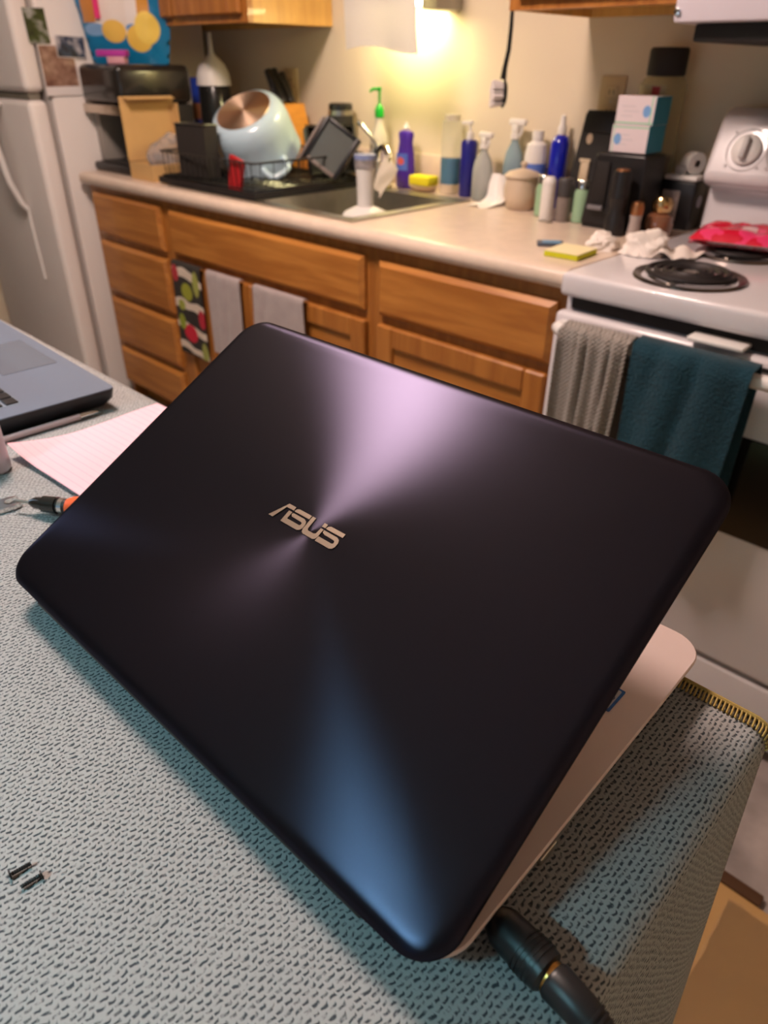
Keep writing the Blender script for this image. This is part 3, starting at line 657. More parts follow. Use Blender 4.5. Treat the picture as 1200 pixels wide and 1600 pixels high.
sg = thing('sugar_bowl', 'cream stoneware sugar bowl with a knobbed lid', 'sugar bowl', (1.597, -.098, CT+.0005))
M_stone = mat('cream_stoneware', (.60, .48, .36), .35, var=.1, vscale=20)
B().lathe([(.036, 0), (.040, .003), (.050, .03), (.051, .055), (.047, .080), (.046, .083), (0, .083)], 32).build('bowl', M_stone, sg)
B().lathe([(.052, .0835), (.052, .088), (.040, .097), (.018, .103), (.007, .105), (.006, .110), (.010, .115), (.009, .121), (0, .124)], 32).build('bowl_lid', M_stone, sg)
t = bottle('orange_bottle', 'tiny orange bottle with a white cap beside the sugar bowl', (1.668, -.108, CT+.0005), [(.0125, 0), (.0125, .033), (0, .033)], mat('amber_plastic', (.80, .36, .01), .3))
B().lathe([(.0125, .0335), (.0125, .048), (0, .048)]).build('cap', M_whitep, t)
def gjar(loc, label):
    t = thing('spice_jar', label, 'jar', loc)
    B().lathe([(.018, 0), (.021, .003), (.021, .072), (.016, .082), (0, .082)], 20).build('jar_body', M_green, t)
    B().lathe([(.0185, .0825), (.0185, .100), (.016, .103), (0, .103)], 20).build('jar_lid', M_chrome, t)
gjar((1.703, -.150, CT+.0005), 'pale green glass jar with a metal lid between sugar bowl and salt shaker')
gjar((1.826, -.160, CT+.0005), 'pale green glass jar with a metal lid between pepper shaker and toaster')
t = thing('salt_shaker', 'white cylindrical salt shaker before the green jars', 'shaker', (1.750, -.202, CT+.0005))
B().lathe([(.017, 0), (.018, .003), (.018, .088), (0, .088)], 20).build('shaker_body', M_whitep, t)
B().lathe([(.018, .0885), (.018, .098), (.012, .106), (0, .107)], 20).build('shaker_top', M_whitep, t)
t = thing('pepper_shaker', 'grey pepper shaker with dark top beside the salt shaker', 'shaker', (1.785, -.178, CT+.0005))
B().lathe([(.019, 0), (.020, .003), (.020, .06), (0, .06)], 20).build('shaker_body', mat('warm_grey', (.22, .18, .16), .5), t)
B().lathe([(.021, .0605), (.022, .098), (.019, .104), (0, .104)], 20).build('shaker_top', mat('charcoal', (.05, .045, .045), .4), t)

# black wall bracket leaning
kb = thing('wall_bracket', 'black plastic wall bracket with keyhole leaning on the backsplash', 'bracket', (1.765, -.045, CT+.001))
tlm = Matrix.Rotation(math.radians(-6), 4, 'X')
b = B(); b.prism([(-.060, 0), (.055, 0), (.052, .245), (.047, .252), (-.030, .252), (-.036, .24), (-.045, .14)], -.009, .009, tlm @ Matrix.Rotation(PI/2, 4, 'X'))
b.build('bracket_plate', M_blackm, kb, smooth=False)
B().box(-.034, .05, -.013, -.0095, .20, .245, .003, mtx=tlm).build('top_hook', M_black, kb)
B().prism([(-.012+.009*math.cos(t_*PI/8), .185+.013*math.sin(t_*PI/8)) for t_ in range(16)], .0092, .0105, tlm @ Matrix.Rotation(PI/2, 4, 'X')).build('keyhole', mat('beige_hole', (.5, .38, .27), .6), kb, smooth=False)
B().box(-.022, .004, -.016, -.0095, .080, .135, .005, mtx=tlm).build('peg', mat('beige_peg', (.60, .48, .33), .5), kb)
B().box(-.026, .006, -.0175, -.0165, .128, .137, .0004, 1, mtx=tlm).build('peg_cap', mat('beige_peg', (.60, .48, .33), .5), kb)

# toaster with two tissue cartons on it
ts = thing('toaster', 'black long-slot toaster carrying two tissue cartons', 'toaster', (1.935, -.152, CT+.0005))
b = B(); b.prism([(-.082, .008), (.072, .008), (.070, .165), (.064, .172), (-.058, .172), (-.064, .165)], -.052, .050, Matrix.Rotation(PI/2, 4, 'X'))
o = b.build('toaster_body', M_black, ts); bv = o.modifiers.new('bevel', 'BEVEL'); bv.width = .006; bv.segments = 3
B().box(-.078, .068, -.045, .045, 0, .008).build('toaster_foot', M_blackm, ts, smooth=False)
B().box(-.056, -.020, -.0560, -.0525, .055, .155, .002).build('lever_slot', M_dark, ts)
B().box(-.060, -.018, -.068, -.0565, .045, .056, .003).build('lever', mat('lever_grey', (.18, .17, .18), .3), ts)
B().box(-.02, .055, -.014, .014, .1725, .1745).build('bread_slot', M_dark, ts, smooth=False)
mtis = mat('tissue_carton_print', (.66, .58, .60), .5)
def carton(loc, rz, label, flip):
    m = mat('tissue_print_%d' % flip, (.66, .58, .60), .5); g = N(m); x, y, z = g.xyz()
    c = g.mix(g.ell(x, z, .028 if flip else -.030, .028, .010, .013, .1), (.66, .57, .60), (.16, .33, .62))
    c = g.mix(g.box(x, z, -.05, .05, .002 if flip else .052, .005 if flip else .055), c, (.25, .55, .36))
    c = g.mix(g.box(x, z, .037 if flip else -.042, .040 if flip else -.040, 0, .06), c, (.25, .55, .36))
    for i, (x0, x1) in enumerate(((-.035, .0), (-.03, .01), (-.034, -.005))):
        c = g.mix(g.math('MULTIPLY', g.box(x, z, x0, x1, .036-.010*i, .039-.010*i), .25), c, (.25, .3, .36))
    c = g.mix(g.math('GREATER_THAN', x, .0462), c, (.02, .22, .32))
    g.color(c)
    o = B().box(-.047, .047, -.042, .042, 0, .0585, .001, 1).build('tissue_carton', m, smooth=False, loc=loc); o.rotation_euler = (0, 0, rz)
    return tag(o, label, 'carton')
carton((1.945, -.15, CT+.1755), 0.0, 'lower pink-white and teal tissue carton resting on the toaster', 0)
carton((1.947, -.148, CT+.2345), .03, 'upper pink-white and teal tissue carton on top of its twin', 1)

t = thing('glass_jar', 'tall clear storage jar with a black lid behind the tissue cartons', 'jar', (1.934, -.038, CT+.0005))
B().lathe([(.050, 0), (.056, .006), (.056, .312), (.048, .326), (.042, .33), (.040, .33), (.046, .323), (.0535, .310), (.0535, .008), (0, .005)], 32, cap=False).build('jar_wall', mat('yellowed_clear', (.88, .86, .72), .08, trans=.9, ior=1.1), t)
B().lathe([(.044, .331), (.045, .335), (.045, .383), (.041, .389), (0, .389)], 32).build('jar_lid', M_blackm, t)
B().lathe([(.050, .006), (.050, .16), (0, .17)], 24).build('jar_contents', mat('brown_grounds', (.09, .045, .03), .8, bump=.5), t)
ml = mat('jar_label', (.60, .54, .44), .5); g = N(ml); x, y, z = g.xyz(); g.color(g.mix(g.box(x, z, -.001, .018, .288, .31), (.36, .32, .2), (.30, .02, .02)))
B().grid(12, 2, lambda a, c_: (.0568*math.sin((a-.62)*1.5), -.0568*math.cos((a-.62)*1.5), .287+.026*c_)).build('jar_label', ml, t)

t = thing('pepper_mill', 'tall black pepper mill before the toaster', 'pepper mill', (1.971, -.243, CT+.0005))
B().lathe([(.024, 0), (.026, .005), (.024, .04), (.019, .05), (.021, .07), (.023, .085), (0, .085)], 24).build('mill_base', M_black, t)
B().lathe([(.023, .0855), (.022, .11), (.022, .13), (.020, .142), (0, .142)], 24).build('mill_top', M_black, t)
B().lathe([(.016, .1425), (.015, .146), (0, .147)], 20).build('mill_cap', mat('copper_cap', (.5, .22, .1), .35, 1.0), t)
t = thing('glass_shaker', 'small glass shaker with a metal top beside the pepper mill', 'shaker', (2.017, -.232, CT+.0005))
B().lathe([(.013, 0), (.016, .004), (.013, .035), (.015, .05), (0, .05)], 18).build('shaker_glass', mat('cloudy_glass', (.6, .5, .46), .2, trans=.3), t)
B().lathe([(.015, .0505), (.016, .066), (.012, .078), (0, .082)], 18).build('shaker_top', mat('copper_cap', (.5, .22, .1), .35, 1.0), t)
t = thing('brown_jar', 'squat brown glass jar with a round gold lid', 'jar', (2.048, -.168, CT+.0005))
B().lathe([(.026, 0), (.032, .005), (.034, .028), (.028, .046), (.017, .052), (0, .052)], 28).build('jar_body', mat('brown_glass', (.20, .085, .045), .15, coat=.5), t)
B().lathe([(.020, .0525), (.024, .060), (.025, .074), (.018, .086), (0, .09)], 28).build('jar_lid', mat('gold_lid', (.62, .42, .20), .2, 1.0), t)
t = thing('square_canister', 'black canister with a white lid and pale label beside the stove', 'canister', (2.036, -.032, CT+.0005))
B().box(-.044, .044, -.040, .040, 0, .112, .006, 2).build('canister_body', M_black, t)
B().box(-.042, .042, -.038, .038, .1125, .124, .005, 2).build('canister_lid', M_whitep, t)
B().box(-.036, .008, -.0412, -.0402, .02, .09).build('front_label', mat('taupe_label', (.40, .32, .29), .6, var=.4, vscale=60), t, smooth=False)
B().lathe([(.014, 0), (.014, .001), (0, .001)], 20, mtx=Matrix.Translation((.0442, .0, .065)) @ Matrix.Rotation(PI/2, 4, 'Y')).build('round_emblem', mat('lilac_print', (.42, .40, .50), .5), t)
t = thing('tape_spool', 'white tape spool standing on the black canister', 'tape', (2.045, -.032, CT+.125))
B().lathe([(.008, -.016), (.025, -.016), (.025, .016), (.008, .016)], 28, mtx=Matrix.Translation((0, 0, .0255)) @ Matrix.Rotation(math.radians(60), 4, 'Z') @ Matrix.Rotation(PI/2, 4, 'X'), cap=False).build('roll', M_whitep, t)
B().box(-.03, -.004, -.024, -.022, .0005, .020).build('tape_tag', mat('tag_print', (.5, .46, .44), .6, var=.5, vscale=90), t, smooth=False)

# worktop odds and ends
np_ = thing('sticky_note_pad', 'yellow sticky note pad at the worktop corner by the stove', 'note pad', (2.015, -.512, CT+.0005), math.radians(4))
b = B(); b.box(-.040, .040, -.046, .046, 0, .011, .001, 1); b.build('pad_block', mat('acid_yellow', (.55, .56, .01), .8), np_, smooth=False)
B().box(-.0402, .0402, -.0462, .0462, .0112, .0124).build('top_sheet', mat('pale_yellow_paper', (.80, .70, .42), .85), np_, smooth=False)
t = thing('card_case', 'small blue and black plastic card case on the worktop', 'card case', (1.927, -.455, CT+.0005), math.radians(35))
B().box(-.030, .030, -.022, .022, 0, .006, .002).build('case', mat('slate_plastic', (.06, .075, .11), .35), t)
B().box(-.018, .024, -.015, .015, .0062, .0074).build('label', mat('sky_label', (.12, .28, .45), .4), t, smooth=False)
t = tag(B().tube([(-.02, 0, .003), (0, .006, .004), (.012, 0, .003), (.02, .008, .003)], .0022, 8).build('metal_clip', M_steel, loc=(1.765, -.232, CT)), 'bent metal clip lying before the salt shaker', 'clip')

def crumple(name, label, cat, loc, s, m, seed, fl=.2):
    b = B(); bmesh.ops.create_icosphere(b.bm, subdivisions=4, radius=1)
    for v in b.bm.verts:
        q_ = v.co.copy(); k = 1+.35*noise.noise(q_*1.5+Vector((seed, 0, 0)))+.30*abs(noise.noise(q_*2.6+Vector((0, seed, 0))))
        v.co = Vector((s[0]*q_.x*k, s[1]*q_.y*k, max(0, s[2]*(q_.z*k+fl))))
    return tag(b.build(name, m, loc=loc), label, cat)
M_tiss = mat('tissue_white', (.80, .72, .66), .95, bump=.3, bscale=90)
crumple('crumpled_tissue', 'large crumpled white tissue on the stove edge beside the front coil', 'tissue', (2.128, -.395, .9195), (.048, .048, .036), M_tiss, 3)
crumple('crumpled_tissue', 'smaller crumpled white tissue on the worktop behind the note pad', 'tissue', (2.030, -.400, CT+.0005), (.034, .036, .028), M_tiss, 9)
tag(B().grid(10, 8, lambda a, c_: (2.165+.07*a, -.44+.10*c_+.02*a, .921+.018*abs(math.sin(5*a+3*c_))*(1-a*.6)), .001).build('flat_tissue', M_tiss), 'flattened white tissue sheet beside the crumpled one on the stove', 'tissue')
# red package on the rear coil
m = mat('red_wrap', (.70, .02, .06), .25, coat=.6); g = N(m); x, y, z = g.xyz()
n = g.new('ShaderNodeTexNoise'); n.inputs['Scale'].default_value = 22; tc = g.new('ShaderNodeTexCoord'); g.lk(tc.outputs['Object'], n.inputs['Vector'])
c = g.mix(g.math('GREATER_THAN', n.outputs['Fac'], .56), (.62, .012, .04), (.80, .05, .16)); c = g.mix(g.box(x, y, .0, .03, -.035, .0), c, (.70, .45, .45)); g.color(c)
b = B()
def red(a, c_, s):
    xx = (a-.5)*.19; yy = (c_-.5)*.15
    e = min(1, 6*min(a, 1-a))*min(1, 6*min(c_, 1-c_))
    return (xx+.005*noise.noise(Vector((c_*8, a*3, 1))), yy+.005*noise.noise(Vector((a*8, 2, s))), .010+s*(.006+.022*e**.6*(1+.5*noise.noise(Vector((a*5, c_*5, 3))))) if s > 0 else .008-.007*e)
for s in (1, -1): b.grid(18, 16, lambda a, c_: red(a, c_, s))
bmesh.ops.remove_doubles(b.bm, verts=b.bm.verts[:], dist=.0001)
rb = tag(b.build('red_packet', m, loc=(2.275, -.252, .9355), angle=70), 'shiny red plastic food packet lying on the rear stove coil', 'packet'); rb.rotation_euler = (0, 0, math.radians(12))

# ------------------------------------------------------------------ hanging towels
def hang(name, label, x0, x1, ztop, drop, yf, m, gap=.012, rip=.004, n=9, seed=0, flare=0, back=.12, group=None):
    """a towel folded over a bar or door top: back leg, rounded top, front leg"""
    def fn(a, c_):
        L = back+drop; s = c_*L
        x = x0+(x1-x0)*a
        if s < back: y, z, k = yf+2*gap, ztop-(back-s), (back-s)/drop
        else: y, z, k = yf, ztop-(s-back), (s-back)/drop
        d = s-back
        if abs(d) < .02: 
            t_ = d/.02*PI/2; y = yf+gap-gap*math.sin(t_); z = ztop-.013+.013*math.cos(t_)
        w_ = rip*math.sin(a*n+seed+1.5*k)*(.35+k)+rip*.6*math.sin(a*n*2.3+seed*2+k)
        if d > 0: y -= abs(w_)+.0015; x += flare*k*(a-.5)+.008*k*math.sin(a*4+seed)
        return (x, y, z)
    o = B().grid(26, 34, fn, .0025).build(name, m, angle=80)
    return tag(o, label, 'towel', group)
mfl = mat('fruit_print_cloth', (.03, .03, .03), .9, bump=.3, bscale=300); g = N(mfl); x, y, z = g.xyz()
n = g.new('ShaderNodeTexWave', wave_type='BANDS', bands_direction='Z'); n.inputs['Scale'].default_value = 3.6; n.inputs['Distortion'].default_value = 5; n.inputs['Detail Scale'].default_value = 1.2
tc = g.new('ShaderNodeTexCoord'); g.lk(tc.outputs['Object'], n.inputs['Vector'])
c = g.mix(g.math('GREATER_THAN', n.outputs['Fac'], .80), (.028, .024, .020), (.66, .56, .46))
for cx, cz, rx, rz_, col in ((.66, .60, .035, .032, (.30, .32, .03)), (.72, .635, .022, .045, (.34, .36, .08)), (.60, .655, .022, .03, (.42, .03, .04)), (.735, .52, .022, .035, (.42, .02, .04)), (.655, .455, .042, .034, (.55, .015, .04)), (.61, .49, .02, .03, (.25, .3, .03)), (.73, .40, .018, .04, (.3, .32, .08)), (.62, .55, .02, .02, (.30, .32, .05))):
    c = g.mix(g.ell(x, z, cx, cz, rx, rz_), c, col)
g.color(c)
hang('fruit_towel', 'dark tea towel printed with red and green fruit on the sink cabinet door', .580, .752, .695, .32, -.650, mfl, gap=.010, rip=.002, n=5, back=.014)
M_gt = mat('grey_terry', (.40, .33, .32), .95, bump=.8, bscale=260, sheen=.3, var=.12, vscale=30)
hang('grey_hand_towel', 'long grey hand towel over the cabinet door beside the fruit towel', .785, .965, .695, .27, -.650, M_gt, gap=.010, rip=.003, n=6, seed=2, back=.014)
hang('grey_hand_towel', 'short grey hand towel over the widest sink cabinet door', 1.035, 1.268, .695, .17, -.650, M_gt, gap=.010, rip=.003, n=7, seed=4, back=.014)
mw = mat('waffle_grey', (.30, .265, .235), .95, sheen=.2); g = N(mw)
x, y, z = g.xyz(); sx_ = g.math('SINE', g.math('MULTIPLY', x, 700)); sz_ = g.math('SINE', g.math('MULTIPLY', z, 700)); hh_ = g.math('MULTIPLY', sx_, sz_)
bp_ = g.new('ShaderNodeBump'); bp_.inputs['Strength'].default_value = .8; bp_.inputs['Distance'].default_value = .003; g.lk(hh_, bp_.inputs['Height']); g.lk(bp_.outputs[0], g.b.inputs['Normal'])
hang('waffle_towel', 'grey waffle-weave towel bunched on the oven handle', 2.150, 2.292, .846, .40, -.742, mw, gap=.022, rip=.013, n=11, seed=1, flare=.0, back=.25)
mt = mat('teal_terry', (.004, .045, .070), .95, bump=.9, bscale=220, sheen=.08, var=.3, vscale=14)
hang('teal_towel', 'dark teal bath towel folded over the oven handle', 2.299, 2.512, .849, .34, -.744, mt, gap=.024, rip=.011, n=5, seed=3, flare=-.03, back=.28)

# ------------------------------------------------------------------ floor mat with dark binding
rg = thing('floor_mat', 'tan floor mat with a dark brown edge strip beside the table', 'mat', (0, 0, 0))
B().box(1.6, 3.9, -2.6, -.998, .001, .010).build('mat_surface', mat('tan_mat', (.46, .27, .10), .5, var=.15, vscale=6), rg, smooth=False)
B().box(1.6, 2.845, -.998, -.972, .001, .016, .004).build('edge_strip', mat('dark_brown', (.07, .03, .012), .5), rg)
def pw(a, c_): return (2.80+.5*a, -1.02-.9*c_, .013+.012*abs(noise.noise(Vector((a*9, c_*11, 0))))+.006*noise.noise(Vector((a*30, c_*24, 2))))
tag(B().grid(24, 30, pw).build('plastic_sheet', mat('clear_film', (.9, .88, .85), .05, trans=.97, ior=1.03), angle=60), 'clear plastic sheet lying wrinkled on the tan floor mat', 'plastic')

# ------------------------------------------------------------------ table and its knit cloth
TT = .911
tb = thing('work_table', 'counter-height white table carrying the laptops', 'table')
TX0, TX1, TY0, TY1 = 1.15, 2.800, -2.55, -1.570
B().box(TX0, TX1, TY0, TY1, TT-.03, TT, .004, 2).build('table_top', M_whitep, tb)
for x, y in ((TX0+.06, TY0+.06), (TX1-.06, TY0+.06), (TX0+.06, TY1-.06), (TX1-.06, TY1-.06)): B().box(x-.03, x+.03, y-.03, y+.03, 0, TT-.031, .004).build('leg', M_whitep, tb)

mk = mat('knit_fabric', (.45, .47, .47), .95); g = N(mk)
uv = g.new('ShaderNodeUVMap'); nn = g.new('ShaderNodeTexNoise'); nn.inputs['Scale'].default_value = 130; nn.inputs['Detail'].default_value = 2
g.lk(uv.outputs[0], nn.inputs['Vector'])
ns = g.new('ShaderNodeSeparateColor'); g.lk(nn.outputs['Color'], ns.inputs[0])
sp = g.new('ShaderNodeSeparateXYZ'); g.lk(uv.outputs[0], sp.inputs[0])
U = g.math('ADD', g.math('DIVIDE', sp.outputs[1], .0049), g.math('MULTIPLY', g.math('SUBTRACT', ns.outputs[0], .5), 1.3))
V = g.math('ADD', g.math('DIVIDE', sp.outputs[0], .0031), g.math('MULTIPLY', g.math('SUBTRACT', ns.outputs[1], .5), 1.3))
row = g.math('FLOOR', V); U2 = g.math('ADD', U, g.math('MULTIPLY', g.math('FLOORED_MODULO', row, 2), .5))
fu = g.math('SUBTRACT', g.math('FRACT', U2), .5); fv = g.math('SUBTRACT', g.math('FRACT', V), .5)
hook = g.math('MULTIPLY', g.math('GREATER_THAN', fu, .2), g.math('MULTIPLY', g.math('SUBTRACT', fu, .2), 1.4))
d1 = g.math('ABSOLUTE', g.math('SUBTRACT', fv, g.math('SUBTRACT', g.math('MULTIPLY', fu, .30), hook)))
dash = g.math('MULTIPLY', g.math('DIVIDE', g.math('SUBTRACT', .29, d1), .16, clamp=True), g.math('DIVIDE', g.math('SUBTRACT', .42, g.math('ABSOLUTE', fu)), .12, clamp=True))
n3 = g.new('ShaderNodeTexNoise'); n3.inputs['Scale'].default_value = 320; g.lk(uv.outputs[0], n3.inputs['Vector'])
dash = g.math('MULTIPLY', dash, g.math('MULTIPLY', g.math('SUBTRACT', n3.outputs['Fac'], .30), 4.5, clamp=True))
n4 = g.new('ShaderNodeTexNoise'); n4.inputs['Scale'].default_value = 7; g.lk(uv.outputs[0], n4.inputs['Vector'])
basec = g.mix(n4.outputs['Fac'], (.30, .30, .30), (.39, .39, .385))
g.color(g.mix(dash, basec, (.045, .055, .065)))
bp_ = g.new('ShaderNodeBump'); bp_.inputs['Strength'].default_value = .4; bp_.inputs['Distance'].default_value = .001
g.lk(g.math('SUBTRACT', 1, dash), bp_.inputs['Height']); g.lk(bp_.outputs[0], g.b.inputs['Normal'])
# surface: flat on the table then draped over the right edge
b = B(); uvl = b.bm.loops.layers.uv.new('UVMap')
ys = [TY1-.003-(TY1-TY0-.02)*j/70 for j in range(71)]
flat = [1.20+1.595*i/24 for i in range(25)]
prof = [(x, TT+.003, x) for x in flat]; arc = 2.795; s0 = arc
for k in range(1, 9):
    a = k/8*PI/2; R_ = .012; prof.append((arc+R_*math.sin(a), TT+.003-R_*(1-math.cos(a)), s0+R_*a))
s1 = s0+.012*PI/2
for k in range(1, 22): prof.append((arc+.012, TT+.003-.012-.022*k, s1+.022*k))
V_ = []
for j, y in enumerate(ys):
    rowv = []
    for i, (x, z, s) in enumerate(prof):
        dz = TT+.003-z; xx = x; yy = y
        if dz > .02:
            k = min(1, (dz-.02)/.4); t_ = (y-TY1)
            xx += (.022*k*(1-math.cos(t_*14))+.020*k + .05*k*min(1, -t_*2.2)); yy += .01*k*math.sin(t_*20)+.012*k
        else:
            z += .0006*noise.noise(Vector((x*9, y*9, 0)))
        rowv.append((b.bm.verts.new((xx, yy, z)), s))
    V_.append(rowv)
for j in range(len(ys)-1):
    for i in range(len(prof)-1):
        q4 = ((V_[j][i], ys[j]), (V_[j][i+1], ys[j]), (V_[j+1][i+1], ys[j+1]), (V_[j+1][i], ys[j+1]))
        fcx = b.bm.faces.new([v[0][0] for v in q4])
        for lp, v in zip(fcx.loops, q4): lp[uvl].uv = (v[0][1], v[1])
hem = [tuple(V_[0][i][0].co) for i in range(len(prof))]
kc = thing('knit_tablecloth', 'grey-white knit cloth spread on the table and draped over its end', 'cloth')
cl_o = b.build('cloth_sheet', mk, kc, angle=80)
if cl_o.data.polygons[0].normal.z < 0: cl_o.data.flip_normals()
so = cl_o.modifiers.new('solid', 'SOLIDIFY'); so.thickness = .0022; so.offset = -1
# overlocked hem along the far edge: many small yellow stitches
M_hem = mat('ochre_thread', (.42, .30, .09), .9)
b = B()
hp = [Vector(p) for p in hem if p[0] > 2.70 and p[2] > TT-.012]; acc = 0; last = hp[0]
b.tube([p+Vector((0, .001, .0012)) for p in hp], .0016, 6)
for i in range(len(hp)-1):
    seg = (hp[i+1]-hp[i]).length; nst = max(1, int(seg/.0026)) if hp[i].x > 2.2 else 2
    for k in range(nst):
        p = hp[i].lerp(hp[i+1], k/nst); tdir = (hp[i+1]-hp[i]).normalized()
        nr = Vector((0, 1, 0)).cross(tdir); nr = nr if nr.x+nr.z > 0 else -nr
        b.tube([p+Vector((0, .002, 0))+nr*.001, p+Vector((0, -.004, 0))+nr*.0022+tdir*.001, p+Vector((0, -.009, 0))+nr*.0012+tdir*.0016], .0007, 5)
o = b.build('hem_stitching', M_hem, kc); o['kind'] = 'stuff'

# ------------------------------------------------------------------ main laptop
ZT = TT+.0035
th = .0135; lid_a = math.radians(61.28)
hx, hy, hz = 2.7558, -1.8446, .9424
LW, LH = .415, .2864
lt = thing('laptop', 'dark spun-metal laptop with silver ASUS lettering, lid half closed', 'laptop', (hx, hy, 0), th)
M_alu = mat('rose_silver_alu', (.76, .61, .58), .40, .25, var=.03, vscale=200, vstretch=(40, 1, 1))
# base, local: x from -LW..0, y 0..LH+.006
bw, bd = LW, LH-.004
def slab(levels, cx, cy, n=8):
    """stack of rounded rectangles (w, h, r, z)"""
    b = B(); rings = []
    for (w_, h_, r_, z_) in levels: rings.append([b.bm.verts.new((cx+x, cy+y, z_)) for x, y in rrect(w_, h_, r_, n)])
    for a, d in zip(rings, rings[1:]):
        m_ = len(a)
        for i in range(m_): b.bm.faces.new((a[i], a[(i+1) % m_], d[(i+1) % m_], d[i]))
    b.bm.faces.new(list(reversed(rings[0]))); b.bm.faces.new(rings[-1]); return b
zb0, zb1 = ZT+.0035, .9355
cxb, cyb = -LW/2, .008+bd/2
slab([(bw-.05, bd-.03, .012, zb0), (bw-.02, bd-.012, .016, zb0+.004), (bw-.004, bd-.003, .02, zb0+.013), (bw-.001, bd-.001, .021, zb1-.0025)], cxb, cyb).build('base_underside', mat('gunmetal_plastic', (.055, .05, .05), .4), lt)
slab([(bw, bd, .022, zb1-.0024), (bw, bd, .022, zb1-.0008), (bw-.0016, bd-.0016, .021, zb1)], cxb, cyb).build('palm_rest', M_alu, lt)
for x, y in ((-.05, .05), (-.365, .05), (-.05, .255), (-.365, .255)): B().lathe([(.008, ZT+.0002), (.009, zb0+.001), (0, zb0+.001)], 16, c=(x, y, 0)).build('rubber_foot', M_blackm, lt)
# keyboard well; a yellow-white reflection is painted into the rim colour
kw = slab([(.375, .105, .008, zb1+.0001), (.375, .105, .008, zb1+.0006)], -.2085, .122).build('keyboard_deck', mat('keyboard_rim_glare', (.80, .74, .56), .25, .1), lt)
slab([(.368, .098, .006, zb1+.0007), (.368, .098, .006, zb1+.0010)], -.2085, .122).build('keyboard_bed', M_black, kw)
slab([(.105, .072, .006, zb1+.0001), (.105, .072, .006, zb1+.0006)], -.2085, .222).build('touchpad', M_alu, lt)
B().tube([(-.37, .0065, .9320), (-.045, .0065, .9320)], .0028, 12).build('hinge_bar', M_black, lt)
B().box(-.0065, .0012, .085, .100, zb0+.009, zb0+.014, .0005, 1).build('side_port', M_steel, lt, smooth=False)
# sticker
stk = slab([(.018, .022, .001, zb1+.0002), (.018, .022, .001, zb1+.0005)], -.029, .2025).build('sticker', mat('sticker_blue', (.01, .16, .55), .3, var=.5, vscale=300), lt)
slab([(.0145, .0185, .001, zb1+.0006), (.0145, .0185, .001, zb1+.0007)], -.029, .2025).build('sticker_face', mat('sticker_grey', (.48, .47, .52), .4), stk)
tx = bpy.data.curves.new('sticker_text', 'FONT'); tx.body = 'CORE'; tx.size = .0052; tx.align_x = 'CENTER'; tx.extrude = .00005
to = bpy.data.objects.new('tmp_text', tx); C.objects.link(to); dg = bpy.context.evaluated_depsgraph_get()
me = bpy.data.meshes.new_from_object(to.evaluated_get(dg)); bpy.data.objects.remove(to)
me.materials.append(mat('ink', (.03, .04, .10), .5)); so_ = bpy.data.objects.new('sticker_lettering', me); C.objects.link(so_); so_.parent = stk
so_.location = (-.029, .205, zb1+.0008); so_.rotation_euler = (0, 0, PI)

# lid: origin at the centre of the spun finish
mlid = mat('spun_dark_metal', (.004, .0036, .005), .6, spec=.03); g = N(mlid)
for l in list(g.b.inputs['Base Color'].links): g.nt.links.remove(l)
g.b.inputs['Base Color'].default_value = (.0015, .0013, .0022, 1)
gl = g.new('ShaderNodeBsdfAnisotropic', distribution='BECKMANN'); gl.inputs['Color'].default_value = (.0190, .0170, .0275, 1)
gl.inputs['Roughness'].default_value = .292; gl.inputs['Anisotropy'].default_value = .47; gl.inputs['Rotation'].default_value = 0.0
tn = g.new('ShaderNodeTangent', direction_type='RADIAL', axis='Z'); g.lk(tn.outputs[0], gl.inputs['Tangent'])
ad = g.new('ShaderNodeAddShader'); g.lk(g.b.outputs[0], ad.inputs[0]); g.lk(gl.outputs[0], ad.inputs[1])
g2 = g.new('ShaderNodeBsdfAnisotropic', distribution='BECKMANN'); g2.inputs['Color'].default_value = (.0026, .0020, .0022, 1)
g2.inputs['Roughness'].default_value = .50; g2.inputs['Anisotropy'].default_value = .30; g.lk(tn.outputs[0], g2.inputs['Tangent'])
ad2 = g.new('ShaderNodeAddShader'); g.lk(ad.outputs[0], ad2.inputs[0]); g.lk(g2.outputs[0], ad2.inputs[1])
g.lk(ad2.outputs[0], g.nt.nodes['Material Output'].inputs['Surface'])
ox, oy = -.0067, .0025          # logo centre relative to the lid's middle
lid_rot = Matrix.Rotation(PI/2-lid_a, 4, 'X')
lroot = bpy.data.objects.new('lid', None)
b = B(); lv = [(LW, LH, .022, -.0070), (LW, LH, .022, -.0050)]
for k in range(1, 7):
    a = k/6*PI/2; e = .0085*(1-math.cos(a)); lv.append((LW-2*e, LH-2*e, .022-e*.6, -.0050+.0046*math.sin(a)))
for e in (.014, .022, .04, .07, .10, .13): lv.append((LW-2*e, LH-2*e, max(.004, .022-.6*e), -.0004+.0004*min(1, (e-.0085)/.04)))
bl = slab(lv, -ox, -oy, 12)
lidm = bl.build('lid', mlid, lt, angle=85)
lid_local = Matrix.Translation((0, 0, hz)) @ lid_rot @ Matrix.Translation((-LW/2+ox, LH/2+oy, 0))
lidm.matrix_local = lid_local
slab([(LW-.006, LH-.006, .02, -.0080), (LW-.003, LH-.003, .02, -.0071)], -ox, -oy, 12).build('screen_bezel', M_black, lidm)
slab([(.385, .218, .001, -.0086), (.385, .218, .001, -.0081)], -ox, -oy+.012, 2).build('screen', mat('dark_screen', (.01, .01, .012), .1), lidm)
